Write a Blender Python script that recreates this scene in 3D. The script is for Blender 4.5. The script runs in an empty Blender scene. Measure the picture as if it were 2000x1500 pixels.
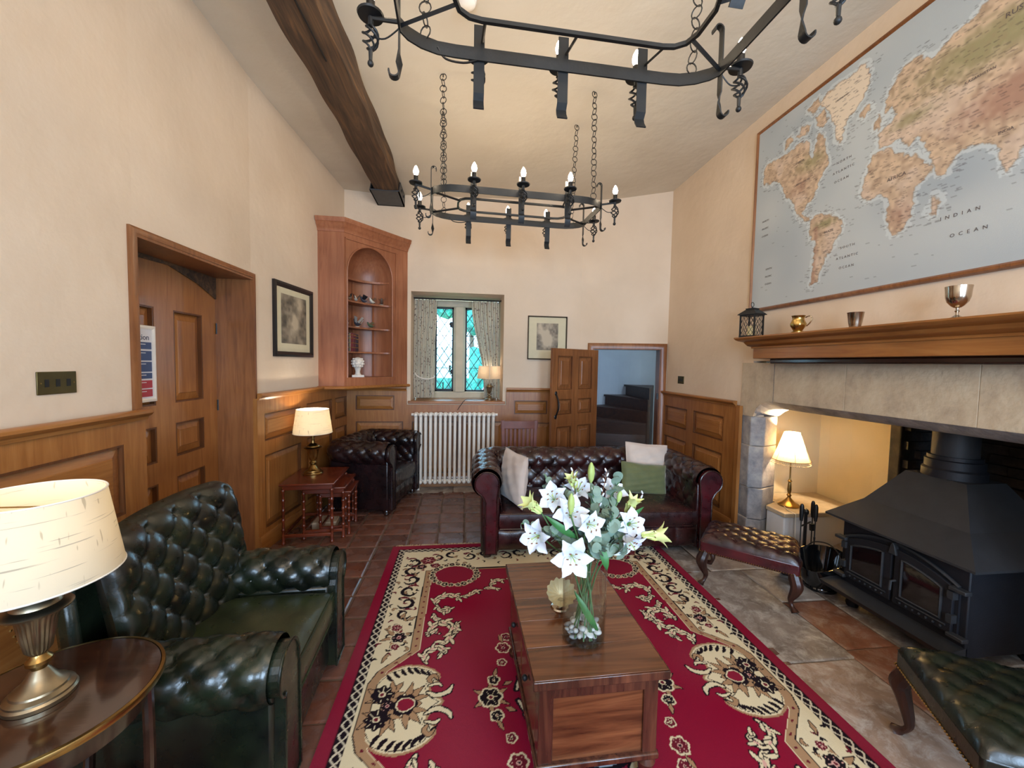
import bpy, math, random
import numpy as np
from mathutils import Vector, Matrix
random.seed(7); rng = np.random.default_rng(7)
PI = math.pi
SC = bpy.context.scene
COL = SC.collection
# ---------------------------------------------------------------- camera
def make_camera():
    yaw, pit, rol = (math.radians(a) for a in (7.13, 2.95, 1.05))
    f = Vector((math.sin(yaw)*math.cos(pit), math.cos(yaw)*math.cos(pit), -math.sin(pit)))
    r = Vector((math.cos(yaw), -math.sin(yaw), 0)); u = r.cross(f)
    r2 = r*math.cos(rol)+u*math.sin(rol); u2 = -r*math.sin(rol)+u*math.cos(rol)
    c = bpy.data.cameras.new('camera'); o = bpy.data.objects.new('camera', c); COL.objects.link(o)
    c.sensor_width = 36; c.lens = 770*36/2000; c.clip_start = .02
    m = Matrix((r2, u2, -f)).transposed().to_4x4(); m.translation = Vector((0, 0, 1.5))
    o.matrix_world = m; SC.camera = o
make_camera()
# ---------------------------------------------------------------- world, daylight, exposure
W = bpy.data.worlds.new('world'); SC.world = W; W.use_nodes = True
W.node_tree.nodes['Background'].inputs[0].default_value = (.50, .76, 1, 1)
W.node_tree.nodes['Background'].inputs[1].default_value = 7.5
def area(name, loc, rot, sx, sy, power, col):
    l = bpy.data.lights.new(name, 'AREA'); l.shape = 'RECTANGLE'; l.size = sx; l.size_y = sy
    l.energy = power; l.color = col
    o = bpy.data.objects.new(name, l); COL.objects.link(o); o.location = loc; o.rotation_euler = rot
    return o
area('assumed_rear_daylight', (-.35, -2.45, 1.75), (PI/2, 0, 0), 1.1, 1.5, 90, (.52, .74, 1))  # unseen area light for an assumed window; the rear wall has no opening
area('assumed_rear_daylight', (1.75, -2.45, 1.75), (PI/2, 0, 0), 1.1, 1.5, 90, (.50, .72, 1))  # second assumed window behind the camera, added only as an area light
area('rear_warm_glow', (.4, -1.1, 2.85), (PI, 0, 0), 1.3, .6, 40, (1, .80, .60))  # unseen warm area light behind the camera, aimed up; no fitting modelled
BULB = 85.0
SC.view_settings.view_transform = 'Standard'; SC.view_settings.look = 'None'
SC.view_settings.gamma = 1; SC.view_settings.use_curve_mapping = False
SC.view_settings.exposure = 0.74
try:
    SC.cycles.max_bounces = 8; SC.cycles.diffuse_bounces = 5; SC.cycles.glossy_bounces = 3
    SC.cycles.sample_clamp_indirect = 6; SC.cycles.caustics_reflective = False; SC.cycles.caustics_refractive = False
except Exception: pass
# ---------------------------------------------------------------- helpers
def srgb(r, g, b):
    return tuple(((c/255)/12.92 if c/255 <= .04045 else ((c/255+.055)/1.055)**2.4) for c in (r, g, b))
class NT:
    def __init__(s, name):
        s.m = bpy.data.materials.new(name); s.m.use_nodes = True; s.t = s.m.node_tree
        s.b = s.t.nodes['Principled BSDF']; s.o = s.t.nodes['Material Output']
    def n(s, t, **k):
        q = s.t.nodes.new(t)
        for a, v in k.items():
            if a in q.inputs: q.inputs[a].default_value = v
            else: setattr(q, a, v)
        return q
    def l(s, a, b): s.t.links.new(a, b)
    def coord(s, scale=(1, 1, 1), kind='Object', rot=(0, 0, 0)):
        c = s.n('ShaderNodeTexCoord'); m = s.n('ShaderNodeMapping')
        m.inputs['Scale'].default_value = scale; m.inputs['Rotation'].default_value = rot
        s.l(c.outputs[kind], m.inputs[0]); return m.outputs[0]
    def noise(s, vec, scale, detail=3, dist=0, rough=.5):
        q = s.n('ShaderNodeTexNoise'); q.inputs['Scale'].default_value = scale; q.inputs['Detail'].default_value = detail
        q.inputs['Distortion'].default_value = dist; q.inputs['Roughness'].default_value = rough
        if vec is not None: s.l(vec, q.inputs['Vector'])
        return q.outputs['Fac']
    def ramp(s, fac, stops):
        q = s.n('ShaderNodeValToRGB'); e = q.color_ramp.elements
        while len(e) < len(stops): e.new(.5)
        for i, (p, c) in enumerate(stops): e[i].position = p; e[i].color = tuple(c)+(1,)
        s.l(fac, q.inputs[0]); return q.outputs[0]
    def mix(s, a, b, fac, mode='MIX'):
        q = s.n('ShaderNodeMix', data_type='RGBA', blend_type=mode)
        for k, v in ((0, fac), (6, a), (7, b)):
            if hasattr(v, 'links'): s.l(v, q.inputs[k])
            else: q.inputs[k].default_value = v if k == 0 else tuple(v)+(1,)
        return q.outputs[2]
    def bump(s, h, strength=.2, dist=.01):
        q = s.n('ShaderNodeBump'); q.inputs['Strength'].default_value = strength; q.inputs['Distance'].default_value = dist
        s.l(h, q.inputs['Height']); s.l(q.outputs[0], s.b.inputs['Normal'])
    def fin(s, col=None, rough=.5, metal=0, **k):
        if col is not None:
            if hasattr(col, 'links'): s.l(col, s.b.inputs['Base Color'])
            else: s.b.inputs['Base Color'].default_value = tuple(col)+(1,)
        if hasattr(rough, 'links'): s.l(rough, s.b.inputs['Roughness'])
        else: s.b.inputs['Roughness'].default_value = rough
        s.b.inputs['Metallic'].default_value = metal
        for a, v in k.items(): s.b.inputs[a.replace('_', ' ')].default_value = v
        return s.m
def plain(name, col, rough=.5, metal=0, var=.12, scale=14, bump=0, bscale=60, **k):
    t = NT(name); v = t.coord(); f = t.noise(v, scale, 4)
    c = t.ramp(f, [(.3, tuple(x*(1-var) for x in col)), (.7, tuple(min(1, x*(1+var)) for x in col))])
    if bump: t.bump(t.noise(v, bscale, 3), bump, .004)
    return t.fin(c, rough, metal, **k)
def wood(name, c1, c2, c3, axis='z', freq=18, rough=.35, dist=1.2, coat=0):
    sc = [freq, freq, freq]; sc['xyz'.index(axis)] = freq*.07
    t = NT(name); v = t.coord(tuple(sc)); f = t.noise(v, 1, 6, dist, .6)
    big = t.noise(t.coord((1.3, 1.3, 1.3)), 1.6, 2)
    c = t.ramp(f, [(.28, c1), (.5, c2), (.74, c3)])
    c = t.mix(c, t.ramp(big, [(.35, (.72, .68, .64)), (.65, (1, 1, 1))]), 1.0, 'MULTIPLY')
    t.bump(f, .12, .002)
    return t.fin(c, rough, 0, Coat_Weight=coat, Coat_Roughness=.15)
def leather(name, dark, mid, rough=.3):
    t = NT(name); v = t.coord(); f = t.noise(v, 7, 4)
    c = t.ramp(f, [(.35, dark), (.68, mid)])
    t.bump(t.noise(v, 130, 4, .4), .22, .002)
    r = t.ramp(t.noise(v, 20, 3), [(.3, (rough*.75,)*3), (.7, (rough*1.25,)*3)])
    return t.fin(c, r, 0, Coat_Weight=.22, Coat_Roughness=.22)
def attr_mat(name, rough=.9, bump=0, bscale=300, tint=None, **k):
    t = NT(name); a = t.n('ShaderNodeVertexColor'); a.layer_name = 'Col'; c = a.outputs[0]
    if bump: t.bump(t.noise(t.coord(), bscale, 2), bump, .004)
    return t.fin(c, rough, 0, **k)
def emis(name, col, strength):
    t = NT(name); e = t.n('ShaderNodeEmission'); e.inputs[0].default_value = tuple(col)+(1,); e.inputs[1].default_value = strength
    t.l(e.outputs[0], t.o.inputs[0]); return t.m
def unit(v):
    v = Vector(v); return v.normalized() if v.length > 0 else Vector((0, 0, 1))
class G:
    def __init__(s): s.v = []; s.f = []
    def add(s, vs, fs):
        o = len(s.v); s.v += [tuple(p) for p in vs]; s.f += [tuple(i+o for i in q) for q in fs]; return s
    def box(s, x0, x1, y0, y1, z0, z1):
        return s.add([(x0,y0,z0),(x1,y0,z0),(x1,y1,z0),(x0,y1,z0),(x0,y0,z1),(x1,y0,z1),(x1,y1,z1),(x0,y1,z1)],
                     [(3,2,1,0),(4,5,6,7),(0,1,5,4),(1,2,6,5),(2,3,7,6),(3,0,4,7)])
    def frust(s, a, b):   # two quads (4 points each) joined
        return s.add(list(a)+list(b), [(3,2,1,0),(4,5,6,7),(0,1,5,4),(1,2,6,5),(2,3,7,6),(3,0,4,7)])
    def prism(s, pts, a, b, ax='z'):
        def P(p, h): return (p[0], p[1], h) if ax == 'z' else ((p[0], h, p[1]) if ax == 'y' else (h, p[0], p[1]))
        n = len(pts); return s.add([P(p, a) for p in pts]+[P(p, b) for p in pts],
            [tuple(range(n-1, -1, -1)), tuple(range(n, 2*n))]+[(i, (i+1) % n, n+(i+1) % n, n+i) for i in range(n)])
    def tube(s, pts, r, n=8, closed=False, flat=None):
        pts = [Vector(p) for p in pts]; m = len(pts); R = r if isinstance(r, (list, tuple)) else [r]*m
        nv = None; rings = []
        for i in range(m):
            a = pts[(i-1) % m] if (closed or i) else pts[i]; b = pts[(i+1) % m] if (closed or i < m-1) else pts[i]
            t = unit(b-a)
            if nv is None:
                nv = t.cross(Vector((0, 0, 1)) if abs(t.z) < .9 else Vector((1, 0, 0))).normalized()
            else: nv = unit(nv-t*nv.dot(t))
            bv = t.cross(nv)
            rings.append([pts[i]+nv*math.cos(2*PI*k/n)*R[i]+bv*math.sin(2*PI*k/n)*R[i]*(flat or 1) for k in range(n)])
        vs = [p for q in rings for p in q]; fs = []
        for i in range(m if closed else m-1):
            j = (i+1) % m
            fs += [(i*n+k, i*n+(k+1) % n, j*n+(k+1) % n, j*n+k) for k in range(n)]
        if not closed: fs += [tuple(range(n-1, -1, -1)), tuple((m-1)*n+k for k in range(n))]
        return s.add(vs, fs)
    def lathe(s, prof, n=32, c=(0, 0, 0), flute=0, nf=0, fr=(0, 0)):
        vs = []; m = len(prof)
        for r, z in prof:
            for k in range(n):
                a = 2*PI*k/n; rr = r
                if flute and fr[0] < z < fr[1]: rr = r*(1+flute*math.cos(nf*a))
                vs.append((c[0]+rr*math.cos(a), c[1]+rr*math.sin(a), c[2]+z))
        fs = [(i*n+k, i*n+(k+1) % n, (i+1)*n+(k+1) % n, (i+1)*n+k) for i in range(m-1) for k in range(n)]
        if prof[0][0] > 1e-5: fs.append(tuple(range(n-1, -1, -1)))
        if prof[-1][0] > 1e-5: fs.append(tuple((m-1)*n+k for k in range(n)))
        return s.add(vs, fs)
    def grid(s, nu, nv, fn, closeu=False):
        vs = [fn(i/(nu-1 if not closeu else nu), j/(nv-1)) for i in range(nu) for j in range(nv)]
        fs = []
        for i in range(nu if closeu else nu-1):
            k = (i+1) % nu
            for j in range(nv-1): fs.append((i*nv+j, k*nv+j, k*nv+j+1, i*nv+j+1))
        return s.add(vs, fs)
    def ball(s, c, r, nu=12, nv=8, sq=(1, 1, 1)):
        return s.grid(nu, nv, lambda u, v: (c[0]+r*sq[0]*math.sin(PI*v)*math.cos(2*PI*u), c[1]+r*sq[1]*math.sin(PI*v)*math.sin(2*PI*u), c[2]-r*sq[2]*math.cos(PI*v)), True)
    def torus(s, c, R, r, M=None, n=12, m=5):
        pts = [Vector((R*math.cos(2*PI*i/n), R*math.sin(2*PI*i/n), 0)) for i in range(n)]
        if M is not None: pts = [M @ p for p in pts]
        return s.tube([p+Vector(c) for p in pts], r, m, True)
    def mould(s, path, prof, closed=False, z=0):
        """profile (out, z) swept along a 2D path with mitres; out is to the right of the direction of travel"""
        m = len(path); P = [Vector(p) for p in path]; rows = []
        for i in range(m):
            d1 = (P[i]-P[i-1]).normalized() if (closed or i) else None
            d2 = (P[(i+1) % m]-P[i]).normalized() if (closed or i < m-1) else None
            d1 = d1 or d2; d2 = d2 or d1
            n1 = Vector((d1.y, -d1.x)); n2 = Vector((d2.y, -d2.x)); b = (n1+n2).normalized(); k = 1/max(.3, b.dot(n1))
            rows.append([(P[i].x+b.x*k*o, P[i].y+b.y*k*o, z+h) for o, h in prof])
        n = len(prof); vs = [p for r in rows for p in r]; fs = []
        for i in range(m if closed else m-1):
            j = (i+1) % m; fs += [(i*n+k, j*n+k, j*n+(k+1) % n, i*n+(k+1) % n) for k in range(n)]
        if not closed: fs += [tuple(range(n-1, -1, -1)), tuple((m-1)*n+k for k in range(n))]
        return s.add(vs, fs)
    def xf(s, M): s.v = [tuple(M @ Vector(p)) for p in s.v]; return s
    def mesh(s, name, mat, smooth=True, ang=35):
        me = bpy.data.meshes.new(name); me.from_pydata(s.v, [], s.f); me.validate()
        if mat is not None: me.materials.append(mat)
        if smooth:
            me.polygons.foreach_set('use_smooth', [True]*len(me.polygons))
            me.set_sharp_from_angle(angle=math.radians(ang))
        return me
    def build(s, name, mat, parent=None, smooth=True, bev=0, world=False, ang=35, fix=True):
        me = s.mesh(name, mat, smooth, ang)
        if fix:
            import bmesh
            bm = bmesh.new(); bm.from_mesh(me); bmesh.ops.recalc_face_normals(bm, faces=bm.faces); bm.to_mesh(me); bm.free()
        return link(name, me, parent, bev, world)
def link(name, me, parent=None, bev=0, world=False):
    o = bpy.data.objects.new(name, me); COL.objects.link(o)
    if parent is not None:
        o.parent = parent
        if world: me.transform(wm(parent).inverted())
    if bev:
        b = o.modifiers.new('bevel', 'BEVEL'); b.width = bev; b.segments = 2; b.limit_method = 'ANGLE'; b.angle_limit = math.radians(40)
    return o
def wm(o):
    m = Matrix.LocRotScale(o.location, o.rotation_euler, o.scale)
    return wm(o.parent) @ m if o.parent else m
def tag(o, label=None, cat=None, group=None, kind=None):
    if label: o['label'] = label
    if cat: o['category'] = cat
    if group: o['group'] = group
    if kind: o['kind'] = kind
    return o
def thing(name, label, cat, loc=(0, 0, 0), rz=0, group=None):
    o = bpy.data.objects.new(name, None); COL.objects.link(o); o.empty_display_size = .1
    o.location = loc; o.rotation_euler = (0, 0, rz); return tag(o, label, cat, group)
def copy_tree(o, parent=None):
    c = o.copy(); COL.objects.link(c); c.parent = parent
    for ch in list(o.children): copy_tree(ch, c)
    return c
def MT(loc=(0, 0, 0), x=(1, 0, 0), y=(0, 1, 0), z=(0, 0, 1)):
    m = Matrix((x, y, z)).transposed().to_4x4(); m.translation = Vector(loc); return m
def wallM(p0, d):   # local x along wall direction d (2D), local y out of the wall, local z up
    d = Vector((d[0], d[1], 0)).normalized(); n = Vector((0, 0, 1)).cross(d); return MT(p0, d, n, (0, 0, 1))
def text_g(body, size, depth=.0005, align='CENTER'):
    cu = bpy.data.curves.new('t', 'FONT'); cu.body = body; cu.size = size; cu.extrude = depth; cu.align_x = align; cu.resolution_u = 2
    o = bpy.data.objects.new('t', cu); COL.objects.link(o); bpy.context.view_layer.update()
    me = o.evaluated_get(bpy.context.evaluated_depsgraph_get()).to_mesh()
    g = G(); g.add([v.co[:] for v in me.vertices], [tuple(p.vertices) for p in me.polygons])
    COL.objects.unlink(o); bpy.data.objects.remove(o); return g
def color_grid(name, xs, ys, cols, P, mat, parent=None, world=False):
    """grid of vertices with one colour each; P maps (x, y) to a point"""
    nx, ny = len(xs), len(ys)
    X, Y = np.meshgrid(xs, ys, indexing='ij'); co = P(X, Y).reshape(-1, 3).astype(np.float32)
    i, j = np.meshgrid(np.arange(nx-1), np.arange(ny-1), indexing='ij'); a = (i*ny+j).ravel()
    q = np.stack([a, a+ny, a+ny+1, a+1], 1).astype(np.int32)
    me = bpy.data.meshes.new(name); me.vertices.add(nx*ny); me.vertices.foreach_set('co', co.ravel())
    me.loops.add(q.size); me.loops.foreach_set('vertex_index', q.ravel())
    me.polygons.add(len(q)); me.polygons.foreach_set('loop_start', np.arange(0, q.size, 4, dtype=np.int32))
    me.update(calc_edges=True)
    ca = me.color_attributes.new('Col', 'FLOAT_COLOR', 'POINT')
    c4 = np.ones((nx*ny, 4), np.float32); c4[:, :3] = cols.reshape(-1, 3); ca.data.foreach_set('color', c4.ravel())
    me.materials.append(mat); return link(name, me, parent, 0, world)
# numpy drawing
def inpoly(X, Y, pts):
    ins = np.zeros(X.shape, bool); n = len(pts)
    for i in range(n):
        x1, y1 = pts[i]; x2, y2 = pts[(i+1) % n]
        if y1 == y2: continue
        c = ((y1 > Y) != (y2 > Y)) & (X < (x2-x1)*(Y-y1)/(y2-y1)+x1); ins ^= c
    return ins
def dline(X, Y, pts, closed=False):
    d = np.full(X.shape, 9.); n = len(pts)
    for i in range(n if closed else n-1):
        ax, ay = pts[i]; bx, by = pts[(i+1) % n]; dx, dy = bx-ax, by-ay; L = dx*dx+dy*dy+1e-12
        t = np.clip(((X-ax)*dx+(Y-ay)*dy)/L, 0, 1); d = np.minimum(d, np.hypot(X-ax-t*dx, Y-ay-t*dy))
    return d
def vnoise(X, Y, s, seed=0):
    r = np.random.default_rng(seed); T = r.random((64, 64)); x = X/s; y = Y/s
    xi = np.floor(x).astype(int); yi = np.floor(y).astype(int); fx = x-xi; fy = y-yi; fx = fx*fx*(3-2*fx); fy = fy*fy*(3-2*fy)
    g = lambda a, b: T[a % 64, b % 64]
    return (g(xi, yi)*(1-fx)+g(xi+1, yi)*fx)*(1-fy)+(g(xi, yi+1)*(1-fx)+g(xi+1, yi+1)*fx)*fy
def spline(pts, k=6, closed=False):
    out = []; n = len(pts)
    for i in range(n if closed else n-1):
        g = (lambda j: pts[j % n]) if closed else (lambda j: pts[max(0, min(n-1, j))])
        p0, p1, p2, p3 = g(i-1), g(i), g(i+1), g(i+2)
        for q in range(k):
            t = q/k; out.append(tuple(.5*(2*b+(c-a)*t+(2*a-5*b+4*c-d)*t*t+(3*b-a-3*c+d)*t**3) for a, b, c, d in zip(p0, p1, p2, p3)))
    if not closed: out.append(tuple(pts[-1]))
    return out
# ---------------------------------------------------------------- materials
M = {}
def plaster(name, a, b):
    t = NT(name); v = t.coord(); c = t.ramp(t.noise(v, 1.4, 5, .3), [(.3, a), (.7, b)]); t.bump(t.noise(v, 9, 5), .25, .02)
    return t.fin(c, .92)
M['wall'] = plaster('cream_plaster', srgb(212, 190, 164), srgb(224, 204, 180))
M['ceil'] = plaster('ceiling_plaster', srgb(206, 194, 174), srgb(218, 207, 188))
P1, P2, P3 = srgb(146, 90, 42), srgb(166, 108, 54), srgb(180, 124, 68)
M['pine'] = wood('honey_pine', P1, P2, P3, 'z', 34, .36, coat=.15)
M['pineh'] = wood('honey_pine_horizontal', P1, P2, P3, 'x', 34, .36, coat=.15)
M['piney'] = wood('honey_pine_along', P1, P2, P3, 'y', 34, .36, coat=.15)
M['pinker'] = wood('red_pine', srgb(142, 86, 58), srgb(162, 102, 70), srgb(174, 116, 82), 'z', 26, .4)
M['pine2'] = wood('brown_pine', srgb(116, 70, 38), srgb(140, 88, 50), srgb(156, 102, 60), 'z', 30, .36, coat=.15)
M['groove'] = wood('shadow_line_moulding', srgb(84, 48, 24), srgb(104, 62, 32), srgb(122, 76, 42), 'z', 26, .4)  # darker bead colour paints in the shadow line round each panel
M['beam'] = wood('old_oak_beam', srgb(48, 35, 26), srgb(84, 63, 46), srgb(124, 90, 56), 'y', 16, .75, 2.2)
M['mahog'] = wood('red_mahogany', srgb(78, 30, 18), srgb(112, 48, 28), srgb(134, 64, 38), 'x', 14, .25, coat=.4)
M['darkwood'] = wood('dark_mahogany', srgb(26, 15, 12), srgb(46, 27, 20), srgb(64, 38, 28), 'x', 16, .16, coat=.6)
M['legwood'] = wood('turned_leg_mahogany', srgb(30, 16, 12), srgb(56, 30, 22), srgb(76, 42, 30), 'z', 16, .38)
M['sheesham'] = wood('sheesham', srgb(56, 29, 17), srgb(106, 62, 38), srgb(140, 88, 54), 'x', 11, .24, 2.4, coat=.35)
M['sheesham_v'] = wood('sheesham_upright', srgb(40, 20, 15), srgb(78, 44, 32), srgb(110, 66, 46), 'z', 11, .26, 2.4, coat=.35)
M['stairwood'] = wood('stair_oak', srgb(38, 20, 14), srgb(58, 32, 22), srgb(72, 42, 28), 'x', 12, .5)
M['burg'] = leather('burgundy_leather', srgb(26, 12, 13), srgb(58, 23, 23), .30)
M['burgdk'] = leather('dark_burgundy_leather', srgb(18, 11, 13), srgb(40, 21, 22), .30)
M['burgred'] = leather('oxblood_leather', srgb(44, 12, 16), srgb(78, 20, 26), .32)
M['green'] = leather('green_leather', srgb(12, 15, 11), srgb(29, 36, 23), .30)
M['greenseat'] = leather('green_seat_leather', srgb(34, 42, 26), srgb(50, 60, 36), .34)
M['iron'] = plain('wrought_iron', srgb(46, 47, 48), .5, .55, bump=.2)
M['blackiron'] = plain('cast_iron', srgb(27, 27, 32), .55, .3, bump=.15, bscale=120)
M['castside'] = plain('cast_iron_panel', srgb(42, 42, 44), .6, .2, bump=.1, bscale=120)
M['gloss'] = plain('black_enamel', srgb(12, 12, 13), .08, 0, Coat_Weight=.8)
M['brass'] = plain('aged_brass', srgb(170, 138, 84), .28, 1, var=.2)
M['antique'] = plain('antique_silver_brass', srgb(150, 136, 112), .36, 1, var=.25)
M['silver'] = plain('tarnished_silver', srgb(190, 178, 162), .18, 1, var=.18)
M['gold'] = plain('gilt_silver', srgb(190, 160, 96), .2, 1, var=.2)
M['switch'] = plain('antique_brass_plate', srgb(98, 86, 52), .4, .8)
M['black'] = plain('black_plastic', srgb(22, 20, 20), .4)
M['white'] = plain('white_enamel', srgb(240, 234, 224), .3, var=.03)
M['cord'] = plain('cord', srgb(228, 220, 205), .6, var=.03)
def shade_mat(name, col, em, strength):
    t = NT(name); v = t.coord((26, 26, 90)); c = t.ramp(t.noise(v, 1, 3, .5), [(.3, tuple(x*.86 for x in col)), (.6, col)])
    t.fin(c, .9); t.b.inputs['Emission Color'].default_value = tuple(em)+(1,); t.b.inputs['Emission Strength'].default_value = strength
    t.b.inputs['Transmission Weight'].default_value = 0; return t.m
def cloth_shade(name, col, weave=(60, 60, 260)):
    t = NT(name); t.b.inputs['Roughness'].default_value = .95
    v = t.coord(weave); c = t.ramp(t.noise(v, 1, 2, .2), [(.30, tuple(x*.62 for x in col)), (.35, col)])
    v2 = t.coord((weave[2]*.5, weave[2]*.5, 7)); c = t.mix(c, t.ramp(t.noise(v2, 1, 1), [(.27, (.70, .68, .64)), (.31, (1, 1, 1))]), 1.0, 'MULTIPLY')
    d = t.n('ShaderNodeBsdfDiffuse'); tr = t.n('ShaderNodeBsdfTranslucent'); mx = t.n('ShaderNodeMixShader'); mx.inputs[0].default_value = .5
    for q in (d, tr): t.l(c, q.inputs[0])
    t.l(d.outputs[0], mx.inputs[1]); t.l(tr.outputs[0], mx.inputs[2]); t.l(mx.outputs[0], t.o.inputs[0]); return t.m
M['shade'] = cloth_shade('linen_shade', srgb(236, 226, 204), (7, 7, 230))
M['shade2'] = cloth_shade('silk_shade', srgb(246, 222, 168))
def point(name, loc, power, col=(1, .80, .58), r=.03):
    l = bpy.data.lights.new(name, 'POINT'); l.energy = power; l.color = col; l.shadow_soft_size = r
    o = bpy.data.objects.new(name, l); COL.objects.link(o); o.location = loc; return o
M['bulb'] = emis('lit_bulb', (1, .80, .56), BULB)
M['lampbulb'] = emis('lit_lamp_bulb', (1, .85, .65), 5)
# ================================================================ SETTING
def S(o): o['kind'] = 'structure'; return o
def ceil_z(x, y):
    t = max(0, min(1, (y-2.7)/2.1))
    xs = [-1.65, -.95, .6, 1.9, 2.5]; zf = [3.60, 3.50, 3.52, 3.57, 3.63]; zb = [3.47, 3.43, 3.48, 3.53, 3.59]
    a = float(np.interp(x, xs, zf)); b = float(np.interp(x, xs, zb)); return a*(1-t)+b*t
g = G(); CX = [-2.0, -1.62, -1.30, -.95, -.4, .6, 1.3, 1.9, 2.5, 2.7]; CY = [-2.7, -1, 1, 2, 2.7, 3.4, 4.1, 4.8, 5.1]
for z0 in (0, .15):
    g.grid(len(CX), len(CY), lambda u, v: (CX[round(u*9)], CY[round(v*8)], ceil_z(CX[round(u*9)], CY[round(v*8)])+z0))
S(g.build('ceiling', M['ceil'], ang=60))
def wall_part(g, p0, p1, rects, th=.12):   # rects in (s, z), s along p0->p1; thickness lies to the left of travel
    d = Vector(p1)-Vector(p0); L = d.length; d.normalize(); n = Vector((-d.y, d.x))
    for s0, s1, z0, z1 in rects:
        a = Vector(p0)+d*s0; b = Vector(p0)+d*(L if s1 is None else s1)
        q = [(a.x, a.y), (b.x, b.y), (b.x+n.x*th, b.y+n.y*th), (a.x+n.x*th, a.y+n.y*th)]
        g.add([(x, y, z0) for x, y in q]+[(x, y, z1) for x, y in q], [(3,2,1,0),(4,5,6,7),(0,1,5,4),(1,2,6,5),(2,3,7,6),(3,0,4,7)])
HZ = 3.75
g = G()
wall_part(g, (-1.62, -2.6), (-1.62, 2.19), [(0, None, 0, HZ)])
wall_part(g, (-1.62, 2.19), (-1.58, 3.2), [(0, None, 2.115, HZ)], .30)
wall_part(g, (-1.58, 3.2), (-1.36, 4.9), [(0, None, 0, HZ)])
S(g.build('wall_left', M['wall']))
# back wall: straight part with window opening, then an angled part with the stair door
g = G(); X0 = -1.5
wall_part(g, (X0, 4.82), (1.45, 4.82), [(0, -.618-X0, 0, HZ), (-.618-X0, .489-X0, 0, 1.03), (-.618-X0, .489-X0, 2.335, HZ), (.489-X0, None, 0, HZ)], .16)
CD = (Vector((2.47, 4.55))-Vector((1.45, 4.82))).normalized()
def cs(x): return (x-1.45)/CD.x
wall_part(g, (1.45, 4.82), (2.6, 4.82+(2.6-1.45)*CD.y/CD.x), [(0, cs(1.60), 0, HZ), (cs(1.60), cs(2.41), 1.73, HZ), (cs(2.41), None, 0, HZ)], .16)
S(g.build('wall_back', M['wall']))
# window embrasure (splayed reveals)
g = G(); a0, a1, b0, b1 = -.618, .489, -.50, .40
Z0, Z1 = 1.03, 2.335
g.add([(a0,4.83,Z0),(b0-.11,5.22,Z0),(b0-.11,5.22,Z1-.03),(a0,4.83,Z1)], [(0,1,2,3)])
g.add([(a1,4.83,Z0),(b1+.05,5.22,Z0),(b1+.05,5.22,Z1-.03),(a1,4.83,Z1)], [(0,1,2,3)])
g.add([(a0,4.83,Z1),(a1,4.83,Z1),(b1+.05,5.22,Z1-.03),(b0-.11,5.22,Z1-.03)], [(0,1,2,3)])
S(g.build('window_reveal', M['wall'], fix=False)).name = 'trim_1'
S(G().prism([(a0-.03,4.80),(a1+.03,4.80),(a1+.03,4.83),(b1+.06,5.24),(b0-.12,5.24),(a0-.03,4.83)], 1.0, 1.035).build('trim_2', M['pineh'], bev=.006))
# right wall above and around the fireplace
g = G()
wall_part(g, (2.47, 4.62), (2.47, -2.6), [(0, 4.62-3.10, 0, HZ), (4.62-3.10, 4.62-.60, 1.56, HZ), (4.62-.60, None, 0, HZ)])
S(g.build('wall_right', M['wall']))
g = G(); wall_part(g, (2.6, -2.6), (-1.75, -2.6), [(0, None, 0, HZ)]); S(g.build('wall_rear', M['wall']))
# ---------------------------------------------------------------- floor and its tiles
mort = plain('floor_mortar', srgb(96, 76, 60), .85, bump=.3)
fl = S(G().box(-2.2, 4.3, -2.7, 6.8, -.12, -.004).build('floor', mort))
def tilemat(name, a, b, rough, sp=None):
    t = NT(name); v = t.coord(kind='Generated'); w = t.coord()
    c = t.ramp(t.noise(w, 4, 6, .6, .65), [(.3, a), (.68, b)])
    oi = t.n('ShaderNodeObjectInfo'); c = t.mix(c, t.ramp(oi.outputs['Random'], [(0, (.66, .62, .62)), (.5, (1, 1, 1)), (1, (1.0, .80, .68))]), 1, 'MULTIPLY')
    if sp:
        c = t.mix(c, sp, t.ramp(t.noise(w, 9, 9, .5, .78), [(.47, (0, 0, 0)), (.68, (.8, .8, .8))]))
    t.bump(t.noise(w, 16, 6), .35, .006)
    return t.fin(c, t.ramp(t.noise(w, 6, 3), [(.3, (rough*.8,)*3), (.7, (rough*1.3,)*3)]), 0)
M['terra'] = tilemat('terracotta_tile', srgb(92, 60, 50), srgb(134, 92, 76), .26, srgb(112, 94, 90))
M['stone'] = tilemat('worn_flagstone', srgb(116, 104, 94), srgb(178, 166, 154), .42, srgb(208, 202, 194))
M['redslab'] = tilemat('red_quarry_slab', srgb(110, 68, 48), srgb(146, 96, 72), .42, srgb(164, 148, 134))
def slabm(w, h, k):
    r = random.Random(k); j = lambda: r.uniform(-.006, .006); g_ = G(); a = w/2-.004; b = h/2-.004; t = .006
    lo = [(-a+j(), -b+j(), -.01), (a+j(), -b+j(), -.01), (a+j(), b+j(), -.01), (-a+j(), b+j(), -.01)]
    up = [(p[0]*(1-.010/w*2), p[1]*(1-.010/h*2), .001+r.uniform(-.0008, .0012)) for p in lo]; md = [(p[0], p[1], -.003) for p in lo]
    g_.add(lo+md+up, [(0,1,5,4),(1,2,6,5),(2,3,7,6),(3,0,4,7),(4,5,9,8),(5,6,10,9),(6,7,11,10),(7,4,8,11),(8,9,10,11)]); return g_
tm = [slabm(.232, .222, k).mesh('tile', M['terra'], False) for k in range(6)]
n = 0
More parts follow.
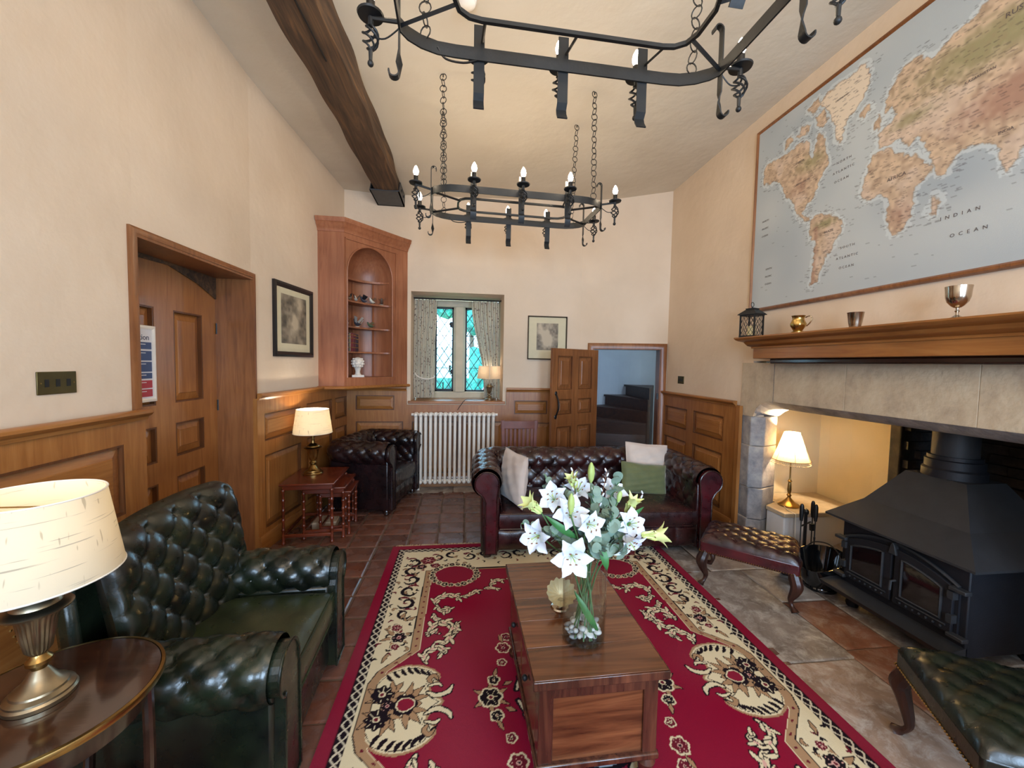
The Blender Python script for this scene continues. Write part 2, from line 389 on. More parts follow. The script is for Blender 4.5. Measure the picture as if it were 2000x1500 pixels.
for i in range(14):
    for j in range(19):
        x = -1.50+.236*i+.118*(j % 2)*0; y = .85+.226*j
        if x > 1.70 or y > 4.60 or (-.40 < x < 1.5 and y < 3.02) or (x < -1.45 and y > 3.9): continue
        o = link('tile', tm[(i*7+j*3) % 6], fl); o.location = (x, y, 0); o.rotation_euler = (0, 0, random.uniform(-.004, .004)); n += 1
def slab(x0, x1, y0, y1, m, sk=0):
    o = slabm(x1-x0, y1-y0, int(x0*91+y0*37)).build('slab', M[m], fl, smooth=False); o.location = ((x0+x1)/2, (y0+y1)/2, .001); o.rotation_euler = (0, 0, sk)
for x0, x1, y0, y1, m in [
    (1.83, 2.20, 2.62, 3.05, 'stone'), (1.83, 2.12, 3.05, 3.50, 'redslab'), (1.83, 2.12, 3.50, 3.95, 'redslab'), (2.12, 2.46, 3.05, 3.6, 'redslab'), (2.12, 2.46, 3.6, 4.2, 'redslab'), (1.83, 2.12, 3.95, 4.5, 'redslab'), (2.12, 2.46, 4.2, 4.62, 'redslab'),
    (1.52, 2.03, .55, 1.02, 'stone'), (1.52, 2.04, 1.02, 1.74, 'stone'), (1.52, 2.06, 1.74, 2.62, 'stone'), (1.52, 1.83, 2.62, 3.02, 'stone'),
    (2.04, 2.36, .50, .95, 'stone'), (2.04, 2.37, .95, 1.38, 'stone'), (2.04, 2.37, 1.38, 1.80, 'redslab'), (2.06, 2.37, 1.80, 2.22, 'redslab'), (2.06, 2.37, 2.22, 2.62, 'stone'), (2.20, 2.60, 2.62, 3.05, 'stone'),
    (2.37, 3.0, .9, 1.6, 'stone'), (2.37, 3.0, 1.6, 2.15, 'stone'), (2.37, 3.0, 2.15, 2.62, 'stone'), (2.6, 3.3, 2.62, 3.3, 'stone'), (3.0, 3.7, .9, 1.8, 'stone'), (3.0, 3.7, 1.8, 2.62, 'stone'),
    (-.62, -.10, 4.52, 4.80, 'stone'), (-.10, .46, 4.52, 4.80, 'stone'), (.46, 1.1, 4.60, 4.80, 'redslab'), (-1.3, -.62, 4.6, 4.80, 'redslab'), (1.1, 1.83, 4.50, 4.74, 'redslab')]: slab(x0, x1, y0, y1, m)
# ---------------------------------------------------------------- oak panelling
CAP = [(0, 0), (.012, 0), (.018, .016), (.030, .022), (.040, .034), (.040, .046), (.030, .052), (0, .052)]
SKIRT = [(0, 0), (.022, 0), (.022, .10), (.012, .125), (0, .125)]
def raised(g, x0, x1, z0, z1, y=.012):   # fielded panel
    x0 += .010; x1 -= .010; z0 += .010; z1 -= .010; b = min(.045, (x1-x0)*.22, (z1-z0)*.22)
    g.frust([(x0,y,z0),(x1,y,z0),(x1,y,z1),(x0,y,z1)], [(x0+b,y+.012,z0+b),(x1-b,y+.012,z0+b),(x1-b,y+.012,z1-b),(x0+b,y+.012,z1-b)])
    g.frust([(x0+b,y+.012,z0+b),(x1-b,y+.012,z0+b),(x1-b,y+.012,z1-b),(x0+b,y+.012,z1-b)], [(x0+b+.004,y+.016,z0+b+.004),(x1-b-.004,y+.016,z0+b+.004),(x1-b-.004,y+.016,z1-b-.004),(x0+b+.004,y+.016,z1-b-.004)])
    return g
def frame_grid(g, L, z0, z1, panels, y0=.010, y1=.034, s0=0):
    """fills the rectangle s0..L, z0..z1 except panel openings, as stiles and rails"""
    xs = sorted({s0, L}|{p[0] for p in panels}|{p[1] for p in panels}); zs = sorted({z0, z1}|{p[2] for p in panels}|{p[3] for p in panels})
    for a, b in zip(xs, xs[1:]):
        run = None
        for c, d in list(zip(zs, zs[1:]))+[(None, None)]:
            hole = c is None or any(p[0] <= (a+b)/2 <= p[1] and p[2] <= (c+d)/2 <= p[3] for p in panels)
            if hole:
                if run: g.box(a, b, y0, y1, run[0], run[1]); run = None
            else: run = (run[0], d) if run else (c, d)
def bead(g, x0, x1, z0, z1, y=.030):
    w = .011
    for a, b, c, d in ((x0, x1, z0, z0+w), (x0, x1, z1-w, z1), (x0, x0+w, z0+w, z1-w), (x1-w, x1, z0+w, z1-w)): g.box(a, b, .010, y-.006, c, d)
def panelling(n, p0, p1, ztop, panels, mat='pine', pm='pine', skirt=True, cap=True, zbot=0):
    p0 = Vector((p0[0], p0[1], 0)); p1 = Vector((p1[0], p1[1], 0)); d = p1-p0; L = d.length; Mx = wallM(p0, (d.x, d.y))
    e = thing('trim_%d' % n, None, None); S(e); e.matrix_world = Mx; e.location = p0; e.rotation_euler = (0, 0, math.atan2(d.y, d.x))
    G().box(0, L, .001, .012, zbot, ztop).build('back_board', M[mat], e)
    g = G(); frame_grid(g, L, zbot, ztop, panels)
    g.build('frame', M[mat], e, smooth=False)
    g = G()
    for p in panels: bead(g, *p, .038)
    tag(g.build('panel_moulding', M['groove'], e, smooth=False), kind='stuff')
    for p in panels: raised(G(), *p).build('panel', M['pineh' if (p[1]-p[0]) > (p[3]-p[2])*1.3 else pm], e, smooth=False)
    if cap: G().mould([(L, .034), (0, .034)], CAP, z=ztop-.012).build('cap_rail', M['pineh'], e)
    if skirt: G().mould([(L, .034), (0, .034)], SKIRT).build('skirting', M['pineh'], e)
    return e
# local y must point into the room: travel direction chosen so that z x d points to the room
panelling(3, (-1.62, 2.19), (-1.62, -2.4), 1.20, [(.13, 1.35, .75, 1.085), (.13, 1.35, .16, .62), (1.47, 2.9, .75, 1.085), (1.47, 2.9, .16, .62), (3.0, 4.4, .75, 1.085), (3.0, 4.4, .16, .62)])
LD = Vector((-1.365+1.58, 4.85-3.2)); LL = LD.length
LP = [(.085, .61, .855, 1.075), (.085, .61, .16, .745), (.715, 1.23, .855, 1.09), (.715, 1.23, .16, .76), (1.30, 1.60, .855, 1.09), (1.30, 1.60, .16, .76)]
panelling(4, (-1.58+LD.x*.985, 3.2+LD.y*.985), (-1.58, 3.2), 1.198, sorted([(LL*.985-b, LL*.985-a, c, d) for a, b, c, d in LP]))
# back wall, left of the window (steps down to the sill), under it and right of it
def back_pan(n, x0, x1, zt, pans, cap=True, skirt=True):
    return panelling(n, (x1, 4.82), (x0, 4.82), zt, [(x1-b, x1-a, c, d) for a, b, c, d in pans], cap=cap, skirt=skirt)
back_pan(5, -1.37, -.66, 1.165, [(-1.242, -.80, .925, 1.10), (-1.242, -.70, .16, .79)])
back_pan(6, -.66, .53, .99, [(-.60, -.05, .16, .79), (.02, .50, .16, .79)], cap=False)
back_pan(7, .53, 1.45, 1.165, [(.63, 1.045, .88, 1.05), (.63, 1.10, .16, .775), (1.16, 1.42, .16, .775)])
e = panelling(8, (2.47, 3.235), (2.47, 4.60), 1.165, [(a-3.235, b-3.235, c, d) for a, b, c, d in [(3.41, 3.90, .805, 1.04), (3.41, 3.90, .16, .69), (4.02, 4.49, .805, 1.035), (4.02, 4.49, .16, .68)]])
G().mould([(2.455, 3.215), (2.425, 3.215)], [(-.03, 0), (.0, 0), (.018, .0), (.018, 1.165), (-.03, 1.165)]).build('end_stile', M['pine'], e, world=True)
# ---------------------------------------------------------------- door_1 in its deep panelled recess
d1 = S(thing('door_1', None, None, (-1.87, 2.15, 0), PI/2))   # local x = +Y in the room, local y = -X (away from room)
DW = 1.06; aa = [(0, 0), (DW, 0), (DW, 1.93), (DW*.80, 2.02), (DW*.55, 2.08), (DW*.3, 2.07), (0, 2.0)]
dp = [(.62, .90, 1.21, 1.80), (.62, .90, .86, 1.08), (.62, .90, .16, .73), (.17, .46, 1.21, 1.80), (.17, .46, .86, 1.08), (.17, .46, .16, .73)]
def room(g):  # flip local y so detail faces the room (-Y local)
    return g.xf(Matrix.Scale(-1, 4, (0, 1, 0)))
g = G(); frame_grid(g, DW, 0, 1.90, dp, .012, .040)
g.prism(aa[2:]+[(0, 1.90), (DW, 1.90)], .012, .040, 'y'); g.box(0, DW, 0, .012, 0, 1.93)
room(g).build('door_leaf', M['pine'], d1, smooth=False)
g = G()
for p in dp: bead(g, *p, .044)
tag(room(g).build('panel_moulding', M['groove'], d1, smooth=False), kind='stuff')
for p in dp: room(raised(G(), *p)).build('panel', M['pine'], d1, smooth=False)
g = G(); g.prism([(-.02, 1.99), (DW*.3, 2.062), (DW*.55, 2.072), (DW*.80, 2.012), (DW+.02, 1.925), (DW+.05, 1.95), (DW+.05, 2.3), (-.05, 2.3)], -.02, .05, 'y')
room(g).build('arched_head', M['beam'], d1)
G().box(-.1, DW+.1, .03, .10, 0, 2.4).build('backing', M['beam'], d1)
for z in (.35, 1.15, 1.72): G().tube([(DW-.005, -.046, z-.04), (DW-.005, -.046, z+.04)], .008).build('hinge', M['iron'], d1)
# recess lining and architrave (trim_9)
tr = S(thing('trim_9', None, None))
g = G(); g.prism([(-1.62, 2.165), (-1.62, 2.19), (-1.87, 2.19), (-1.87, 2.165)], 0, 2.115); g.build('near_jamb', M['pine2'], tr)
g = G(); g.prism([(-1.58, 3.2), (-1.575, 3.225), (-1.90, 3.225), (-1.90, 3.2)], 0, 2.115); g.build('far_jamb', M['pine2'], tr)
g = G(); g.prism([(-1.60, 2.17), (-1.565, 3.22), (-1.90, 3.22), (-1.90, 2.17)], 2.09, 2.115); g.build('soffit', M['pine2'], tr)
g = G(); arch = [(0, 0), (.035, 0), (.035, .014), (.022, .022), (0, .022)]
Mx = MT((-1.62, 2.19, 0), (.04/1.011, 1.01/1.011, 0), (0, 0, 1), (1, -.04, 0))
G().mould([(0, 1.22), (0, 2.105), (1.011, 2.105), (1.011, 0)], [(-o, z) for o, z in arch][::-1]).xf(Mx).build('architrave', M['pine2'], tr)
# notice in a white snap frame on the door
nt = thing('notice_frame', 'white-framed paper notice with blue and red printed bands on the recessed left door', 'notice', (-1.822, 2.45, 1.46), PI/2)
pw, ph = .235, .40
G().mould([(-pw/2, -ph/2), (pw/2, -ph/2), (pw/2, ph/2), (-pw/2, ph/2)], [(0, 0), (.022, 0), (.020, .010), (.008, .014), (0, .008)], True).xf(MT((0, -.004, 0), (1, 0, 0), (0, 0, 1), (0, -1, 0))).build('frame', M['white'], nt)
G().box(-pw/2, pw/2, -.007, -.003, -ph/2, ph/2).build('paper', plain('notice_paper', srgb(222, 220, 224), .5, var=.01), nt)
blue = plain('notice_blue', srgb(62, 78, 120), .5, var=.03); redp = plain('notice_red', srgb(176, 50, 62), .5, var=.03)
wt = plain('notice_white_ink', srgb(225, 226, 232), .5, var=.01); dk = plain('notice_dark_ink', srgb(46, 54, 84), .5, var=.02)
for z0, z1, mm in [(.085, .125, blue), (.02, .075, blue), (-.045, .012, blue), (-.085, -.052, blue), (-.14, -.095, redp), (-.19, -.147, redp)]:
    b = G().box(-pw/2+.006, pw/2-.006, -.009, -.0065, z0, z1).build('printed_band', mm, nt)
    for k in range(2 if z1-z0 > .04 else 1):
        G().box(-pw/2+.014, pw/2-.05-.04*k, -.0098, -.0088, z1-.014-.016*k, z1-.010-.016*k).build('text_line', wt, nt)
text_g('Fire action', .046).xf(MT((0, -.0075, .138), (1, 0, 0), (0, 0, 1), (0, -1, 0))).build('heading', dk, nt, smooth=False)
# ---------------------------------------------------------------- door_2, stair behind
Mc = MT((1.45, 4.82, 0), (CD.x, CD.y, 0), (-CD.y, CD.x, 0), (0, 0, 1))   # local y points away from the room
df = S(thing('trim_10', None, None, (1.45, 4.82, 0), math.atan2(CD.y, CD.x)))
x0, x1, zt = cs(1.60), cs(2.41), 1.73
prof = [(.0, 0), (.075, 0), (.075, -.018), (.055, -.030), (.02, -.030), (0, -.022)]
G().mould([(x0+.02, 0), (x0+.02, zt-.03), (x1-.02, zt-.03), (x1-.02, 0)], [(-o, z) for o, z in prof]).xf(MT((0, 0, 0), (1, 0, 0), (0, 0, 1), (0, 1, 0))).build('architrave', M['pine2'], df)
g = G(); g.box(x0+.0, x0+.025, 0, .2, 0, zt); g.box(x1-.025, x1, 0, .2, 0, zt); g.box(x0, x1, 0, .2, zt-.03, zt); g.build('jamb', M['pine2'], df)
G().box(x1-.055, x1-.035, -.05, -.03, 1.10, 1.17).build('latch_keep', M['iron'], df)
ang = math.atan2(4.40-4.75, .985-1.64); DWL = math.hypot(4.40-4.75, .985-1.64)
d2 = S(thing('door_2', None, None, (1.64, 4.74, 0), ang))     # leaf runs from hinge towards the left front
pans = [(.10, .33, 1.21, 1.60), (.43, .66, 1.21, 1.60), (.10, .33, .92, 1.10), (.43, .66, .92, 1.10), (.10, .33, .14, .78), (.43, .66, .14, .78)]
for sgn in (1,):
    g = G(); frame_grid(g, DWL, .01, 1.685, pans, 0, .036)
    for p in pans: g.box(p[0], p[1], .010, .018, p[2], p[3])
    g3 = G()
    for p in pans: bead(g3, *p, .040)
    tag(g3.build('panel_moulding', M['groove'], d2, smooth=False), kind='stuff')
    g.build('door_leaf', M['pine2'], d2, smooth=False, bev=.003)
    for p in pans: raised(G(), *p, y=.016).build('panel', M['pine2'], d2, smooth=False)
g = G(); hx, hz = DWL-.06, 1.03
g.tube(spline([(hx, .036, hz-.13), (hx, .055, hz-.10), (hx, .085, hz-.03), (hx, .085, hz+.04), (hx, .055, hz+.11), (hx, .036, hz+.14)], 5), .009)
g.ball((hx, .040, hz-.13), .02, sq=(1, .3, 1.3)); g.ball((hx, .040, hz+.14), .02, sq=(1, .3, 1.3)); g.build('handle', M['black'], d2)
stw = plaster('stair_plaster', srgb(150, 152, 160), srgb(164, 166, 172))
st = thing('spiral_staircase', 'dark wooden winding stair climbing behind the open back door', 'staircase', (2.68, 5.36, 0))
# treads wind round a newel at the right, rising to the right
for k in range(7):
    a0 = math.radians(202-19.5*k); a1 = a0-math.radians(24); z = .16+.170*k; R = 1.10
    g = G(); q = [(.05*math.cos(a0), .05*math.sin(a0)), (R*math.cos(a0), R*math.sin(a0)), (R*math.cos(a1), R*math.sin(a1)), (.05*math.cos(a1), .05*math.sin(a1))]
    g.prism(q, 0, z-.03); b0 = a0+.03; g2 = G().prism([(.05*math.cos(b0), .05*math.sin(b0)), (R*math.cos(b0), R*math.sin(b0)), q[2], q[3]], z-.03, z)
    g.v += g2.v; o_ = 8; g.f += [tuple(i+o_ for i in f) for f in g2.f]; g.build('step', M['stairwood'], st)
hr = spline([(-.80, -.45, 1.10), (-.85, -.05, 1.30), (-.70, .40, 1.62), (-.30, .72, 1.95)], 8)
tag(G().tube([(x+2.5, y+5.35, z) for x, y, z in hr], .018).build('handrail', M['black']), 'thin black handrail curving up the stair wall behind the open door', 'handrail')
g = G(); n = 28
for k in range(n):
    a0 = PI*1.14-k*PI*1.48/n; a1 = PI*1.14-(k+1)*PI*1.48/n; R = 1.13
    g.add([(2.68+R*math.cos(a), 5.36+R*math.sin(a), z) for z in (0, 3.0) for a in (a0, a1)], [(0, 1, 3, 2)])
g.add([(1.62, 4.80, 0), (1.62, 4.80, 3), (1.60, 4.92, 3), (1.60, 4.92, 0)], [(0, 1, 2, 3)])
S(g.build('wall_stair', stw, fix=False))
S(G().box(1.3, 3.7, 4.9, 6.5, 3.0, 3.1).build('ceiling_stair', stw))
# ---------------------------------------------------------------- window_1: stone mullioned, leaded casements
w1 = S(thing('window_1', None, None, (-.05, 5.22, 1.03)))
stone = plain('window_stone', srgb(200, 188, 164), .85, bump=.3, scale=5)
wx0, wx1, wz = -.56, .50, 1.28
L0, L1, R0, R1, B, T = -.315, -.075, .075, .355, .09, 1.19      # light openings in local coordinates
g = G()
g.box(wx0, wx1, 0, .16, 0, B); g.box(wx0, wx1, 0, .16, T, wz); g.box(wx0, L0, 0, .16, B, T); g.box(R1, wx1, 0, .16, B, T)
g.build('stone_surround', stone, w1, bev=.012)
G().prism([(L1, .0), (L1+.03, -.035), (R0-.03, -.035), (R0, .0), (R0, .16), (L1, .16)], B, T).build('mullion', stone, w1, bev=.006)
lead = plain('lead_came', srgb(58, 62, 66), .5, .3)
t = NT('window_glass'); tg = t.n('ShaderNodeBsdfTransparent'); gl = t.n('ShaderNodeBsdfGlossy'); gl.inputs['Roughness'].default_value = .03; mx = t.n('ShaderNodeMixShader'); mx.inputs[0].default_value = .06
tg.inputs[0].default_value = (.86, .97, 1, 1); t.l(tg.outputs[0], mx.inputs[1]); t.l(gl.outputs[0], mx.inputs[2]); t.l(mx.outputs[0], t.o.inputs[0]); glass = t.m
def clipseg(x0, z0, x1, z1, bx):
    t0, t1 = 0, 1; dx, dz = x1-x0, z1-z0
    for p, q in ((-dx, x0-bx[0]), (dx, bx[1]-x0), (-dz, z0-bx[2]), (dz, bx[3]-z0)):
        if p == 0:
            if q < 0: return None
        else:
            r = q/p
            if p < 0: t0 = max(t0, r)
            else: t1 = min(t1, r)
    return None if t0 >= t1 else ((x0+dx*t0, z0+dz*t0), (x0+dx*t1, z0+dz*t1))
for a, b in ((L0, L1), (R0, R1)):
    y = .06; lp_ = thing('leaded_light', None, None); lp_.parent = w1
    g = G(); fw = .022
    for q in ((a, b, B, B+fw), (a, b, T-fw, T), (a, a+fw, B, T), (b-fw, b, B, T)): g.box(q[0], q[1], y-.012, y+.012, q[2], q[3])
    g.build('casement_frame', M['iron'], lp_)
    bx_ = (a+fw, b-fw, B+fw, T-fw); g = G(); dw, dh = .118, .175
    for k in range(-12, 24):
        for s in (1, -1):
            xa = a+k*dw; c_ = clipseg(xa, B, xa+s*8*dw, B+8*dh*1.0, bx_)
            if c_: g.tube([(c_[0][0], y, c_[0][1]), (c_[1][0], y, c_[1][1])], .0048, 5)
    for zz in (.40, .82): g.tube([(bx_[0], y, zz), (bx_[1], y, zz)], .004, 5)
    tag(g.build('lead_came', lead, lp_), kind='stuff')
    G().box(*bx_[:2], y-.001, y+.001, *bx_[2:]).build('pane', glass, lp_)
g = G(); g.tube(spline([(L1-.03, .03, .34), (L1-.05, .01, .36), (L1-.045, .0, .41)], 4), .007); g.ball((L1-.045, 0, .42), .014); g.box(L1-.04, L1-.01, .035, .045, .32, .38)
g.box(L1-.05, L1-.01, .035, .045, .93, 1.0); g.tube(spline([(L1-.03, .03, .95), (L1-.055, .01, .97), (L1-.03, 0, .99)], 4), .006)
g.box(L0+.02, L1, .03, .04, B+.02, B+.035); g.box(L0+.10, L0+.115, .02, .035, B+.02, B+.12); g.build('window_catch', M['iron'], w1)
# garden seen through the window
leafm = plain('garden_foliage', srgb(52, 150, 128), .8, var=.5, scale=6)
leafn = NT('garden_foliage_rough'); c = leafn.ramp(leafn.noise(leafn.coord(), 5, 6, 0, .8), [(.36, srgb(8, 60, 62)), (.52, srgb(30, 118, 100)), (.66, srgb(96, 180, 150))]); leafn.fin(c, .9)
def bush(name, c, r, sz, label):
    rr = random.Random(int(c[0]*100)); g_ = G()
    ph = [rr.uniform(0, 6) for _ in range(6)]
    g_.grid(36, 24, lambda u, v: tuple(c[i]+r*sz[i]*(1+.10*math.sin(9*u*6.28+ph[0]+4*v)+.08*math.sin(21*v+ph[1]+14*u)+.05*rr.uniform(-1, 1))*((math.sin(PI*v)*math.cos(2*PI*u)), (math.sin(PI*v)*math.sin(2*PI*u)), -math.cos(PI*v))[i] for i in range(3)), True)
    return tag(g_.build(name, leafn.m, ang=180), label, 'bush')
bush('garden_bush', (-1.2, 13.0, .55), 1.1, (.62, .8, 1.0), 'tall green bush filling the lower part of the left window light')
bush('garden_bush', (-2.6, 14.5, .2), 1.4, (1.2, .8, 1.0), 'rounded green bush seen low through the left leaded window light')
bush('garden_bush', (1.55, 17.5, .2), 1.4, (.9, .8, 1.25), 'green bush seen through the right leaded window light')
bush('garden_bush', (-.9, 21.5, -.2), 2.0, (2.6, .6, 1.1), 'long low hedge-like bush filling the foot of the window view')
tree = thing('garden_tree', 'tree with blue-green leaves high in the right window light', 'tree', (.35, 25, -1.2)); tree.scale = (1.5, 1.5, 1.5)
g = G().tube([(0, 0, 0), (.1, 0, 2.2), (0, 0, 4.2)], [.22, .16, .10]); g.build('trunk', M['beam'], tree)
g = G(); rr = random.Random(3)
for k in range(26): g.ball((rr.uniform(-1, .9), rr.uniform(-.6, .6), 4.6+rr.uniform(-1.2, 1.4)), rr.uniform(.25, .6), 8, 6)
tag(g.build('crown', leafn.m, tree, ang=180), kind='stuff')
S(G().box(-30, 30, 5.7, 60, -1.4, -1.2).build('ground_outside', plain('lawn', srgb(96, 150, 110), .9)))
carm = plain('red_car_paint', srgb(170, 60, 74), .3); car = thing('car', 'red parked car glimpsed low through the right window light', 'car', (1.0, 13.2, -.55))
G().prism([(-.9, .3), (-.85, .75), (-.5, .85), (-.25, 1.25), (.6, 1.25), (.95, .8), (1.4, .72), (1.45, .3)], -.7, .7, 'y').build('body', carm, car, bev=.05)
G().prism([(-.40, .88), (-.2, 1.18), (.55, 1.18), (.8, .86)], -.72, .72, 'y').build('window', M['gloss'], car)
for sx in (-.5, 1.0):
    for sy in (-.68, .68): G().torus((sx, sy, .3), .22, .08, Matrix.Rotation(PI/2, 4, 'X').to_3x3(), 16, 8).build('wheel', M['black'], car)
# ================================================================ FIREPLACE WALL
def stonemat(name, a, b, c):
    t = NT(name); v = t.coord(); w = t.n('ShaderNodeTexCoord').outputs['Object']
    col = t.ramp(t.noise(v, 6, 8, .15, .68), [(.3, a), (.5, b), (.7, c)]); t.bump(t.noise(v, 26, 7, .1), .5, .008)
    return t.fin(col, .85)
M['limestone'] = stonemat('limestone', srgb(168, 150, 128), srgb(190, 172, 146), srgb(202, 186, 160))
M['greystone'] = stonemat('grey_limestone', srgb(98, 96, 100), srgb(140, 134, 132), srgb(172, 164, 154))
M['soot'] = stonemat('sooty_stone', srgb(30, 29, 30), srgb(52, 49, 48), srgb(78, 72, 68))
fp = S(thing('trim_11', None, None, (2.47, 3.2, 0)))
def block(n, pts, z0, z1, m, bev=.008, ax='z'):
    g = G().prism(pts, z0, z1, ax); return g.build(n, M[m], fp, world=True, bev=bev, smooth=False)
XF, XB = 2.462, 2.74
# left pier: coursed blocks with a splayed inner corner
for k, (z0, z1) in enumerate([(0, .19), (.19, .465), (.465, .83), (.83, 1.085)]):
    j = [.0, .006, -.004, .003][k]
    block('stone', [(XF+j, 3.222), (XF+j, 3.09), (XF+.10, 3.045-j), (XB, 3.12), (XB, 3.222)], z0+.002, z1-.002, 'greystone')
# corner block with the curved springing, then lintel blocks with a chamfered soffit
def lint(y0, y1, zb0, zb1, top, m):
    g = G(); a = []
    for y, zb in ((y0, zb0), (y1, zb1)):
        a.append([(XF, y, top), (XF, y, zb+.055), (XF+.055, y, zb+.012), (XF+.09, y, zb), (XB, y, zb), (XB, y, top)])
    g.add(a[0]+a[1], [(5,4,3,2,1,0), tuple(range(6, 12))]+[(i, (i+1) % 6, 6+(i+1) % 6, 6+i) for i in range(6)])
    return g.build('stone', M[m], fp, world=True, smooth=False, bev=.0025)
G().box(XB-.03, XB+.0, .62, 3.2, 1.2, 1.54).build('core', M['greystone'], fp, world=True)
prof = [(3.222, 1.087), (3.07, 1.087), (3.055, 1.12), (3.03, 1.165), (2.99, 1.20), (2.93, 1.222), (2.86, 1.232), (2.86, 1.545), (3.222, 1.545)]
g = G(); inner = [(3.222, 1.087), (3.115, 1.087), (3.09, 1.10), (3.05, 1.13), (3.00, 1.155), (2.93, 1.170), (2.86, 1.177), (2.86, 1.545), (3.222, 1.545)]
g.add([(XF, y, z) for y, z in prof]+[(XF+.09, y, z) for y, z in inner]+[(XB, y, z) for y, z in inner],
      [tuple(range(9))]+[(i, (i+1) % 9, 9+(i+1) % 9, 9+i) for i in range(9)]+[(9+i, 9+(i+1) % 9, 18+(i+1) % 9, 18+i) for i in range(9)]+[tuple(range(26, 17, -1))])
g.build('stone', M['limestone'], fp, world=True, smooth=False)
for a, b in ((2.859, 2.2685), (2.2675, 1.5985), (1.5975, .90)): lint(a, b, 1.177-.00*(2.86-a), 1.177, 1.545, 'limestone')
block('stone', [(XF, .898), (XB, .898), (XB, .6), (XF, .6)], .0, 1.545, 'greystone')
# the grey worn chamfer strip under the lintel
g = G(); g.add([(XF-.002, 2.93, 1.232), (XF-.002, .9, 1.232), (XF+.056, .9, 1.187), (XF+.056, 2.93, 1.187), (XF+.091, .9, 1.175), (XF+.091, 2.93, 1.175)], [(0, 1, 2, 3), (3, 2, 4, 5)])
for i in range(1, 7):
    (ya, za), (yb, zb), (yc_, zc), (yd, zd) = prof[i], prof[i+1], inner[i+1], inner[i]
    g.add([(XF-.002, ya, za), (XF-.002, yb, zb), (XF+.09, yc_, zc-.002), (XF+.09, yd, zd-.002)], [(0, 1, 2, 3)]); g.add([(XF+.09, yd, zd-.002), (XF+.09, yc_, zc-.002), (XB, yc_, zc-.002), (XB, yd, zd-.002)], [(0, 1, 2, 3)])
g.build('worn_edge', M['greystone'], fp, world=True, fix=False)
# alcove walls
wp = plaster('alcove_plaster', srgb(226, 208, 172), srgb(236, 222, 190))
g = G()
pts = [(2.74, 3.36), (3.38, 3.33), (3.40, 3.25), (3.41, 3.05), (3.39, 2.84), (3.35, 2.66)]
for (a, b), (c, d) in zip(pts, pts[1:]): g.add([(a, b, 0), (c, d, 0), (c, d, 2.3), (a, b, 2.3)], [(0, 1, 2, 3)])
g.add([(2.74, 3.12, 0), (2.74, 3.36, 0), (2.74, 3.36, 2.3), (2.74, 3.12, 2.3)], [(0, 1, 2, 3)])
w = S(g.build('wall_alcove', wp, fix=False))
g = G(); g.box(2.75, 4.2, .7, 3.5, 2.3, 2.4); g.box(XB-.02, 2.78, .6, 3.3, 1.50, 2.35); S(g.build('ceiling_alcove', M['soot']))
g = G(); g.box(3.33, 4.1, 2.60, 2.68, 0, 2.3); S(g.build('wall_alcove_pier', M['soot'], bev=.01))
g = G(); g.box(4.0, 4.1, .7, 2.6, 0, 2.3); g.box(2.75, 4.1, .6, .7, 0, 2.3); S(g.build('wall_firebox', M['soot']))
fb = S(thing('trim_12', None, None, (3.99, 2.6, 0)))      # sooty brick back of the chimney
bmesh_ = [G().box(-.035-.008*k, 0, -.105, .105, -.032, .032).mesh('brick', M['soot'], False) for k in range(3)]
for i in range(14):
    for j in range(8):
        y = 2.48-.222*j-(.11 if i % 2 else 0)
        if y < .85: continue
        o = link('brick', bmesh_[(i*3+j*5) % 3], fb); o.location = (0, y-2.6, .48+.075*i)
bm2 = [G().box(-.10, .10, -.03-.006*k, 0, -.03, .03).mesh('brick', M['soot'], False) for k in range(3)]
for i in range(13):
    for j in range(3):
        o = link('brick', bm2[(i+j) % 3], fb); o.location = (3.46+.21*j+(.1 if i % 2 else 0)-3.99, 2.60-2.6, .50+.072*i)
# lamp ledge
lg = S(thing('trim_13', None, None, (2.9, 3.0, 0)))
g = G(); g.prism([(2.62, 2.86), (2.98, 2.86), (3.12, 2.90), (3.33, 2.98), (3.36, 3.34), (2.76, 3.34), (2.76, 3.12), (2.62, 3.05)], 0, .285); g.build('plinth', plaster('ledge_plaster', srgb(206, 204, 206), srgb(220, 218, 216)), lg, world=True, bev=.01)
g = G(); g.prism([(2.61, 2.845), (2.99, 2.845), (3.13, 2.885), (3.35, 2.965), (3.37, 3.34), (2.76, 3.34), (2.76, 3.12), (2.61, 3.05)], .286, .322); g.build('slab', M['limestone'], lg, world=True, bev=.006)
# ---------------------------------------------------------------- mantel shelf
ms = thing('mantel_shelf', 'long moulded oak mantel shelf above the stone fireplace', 'mantel', (2.46, 1.8, 1.56))
my0, my1 = .55, 2.90
path = [(2.46, my1), (2.30, my1), (2.30, my0)]
path = path[::-1]
G().box(2.30, 2.46, my0, my1, 1.575, 1.66).build('fascia', M['piney'], ms, world=True, bev=.004)
C_ = [(0, 1.655), (.010, 1.655), (.012, 1.668), (.030, 1.676), (.040, 1.690), (.050, 1.706), (.078, 1.716), (.090, 1.724), (.10, 1.736), (.10, 1.745), (0, 1.745)]
# travel so that 'right' is outward: from wall end at far side, round the corner and towards the viewer
G().mould([(2.46, my1), (2.30, my1), (2.30, my0)][::-1], [(-o, z) for o, z in C_][::-1]).build('cornice', M['piney'], ms, world=True)
G().box(2.30, 2.46, my0, my1, 1.66, 1.744).build('top_board', M['piney'], ms, world=True)
G().box(2.36, 2.462, my0+.05, my1-.10, 1.535, 1.577).build('bed_mould', M['darkwood'], ms, world=True, bev=.012)
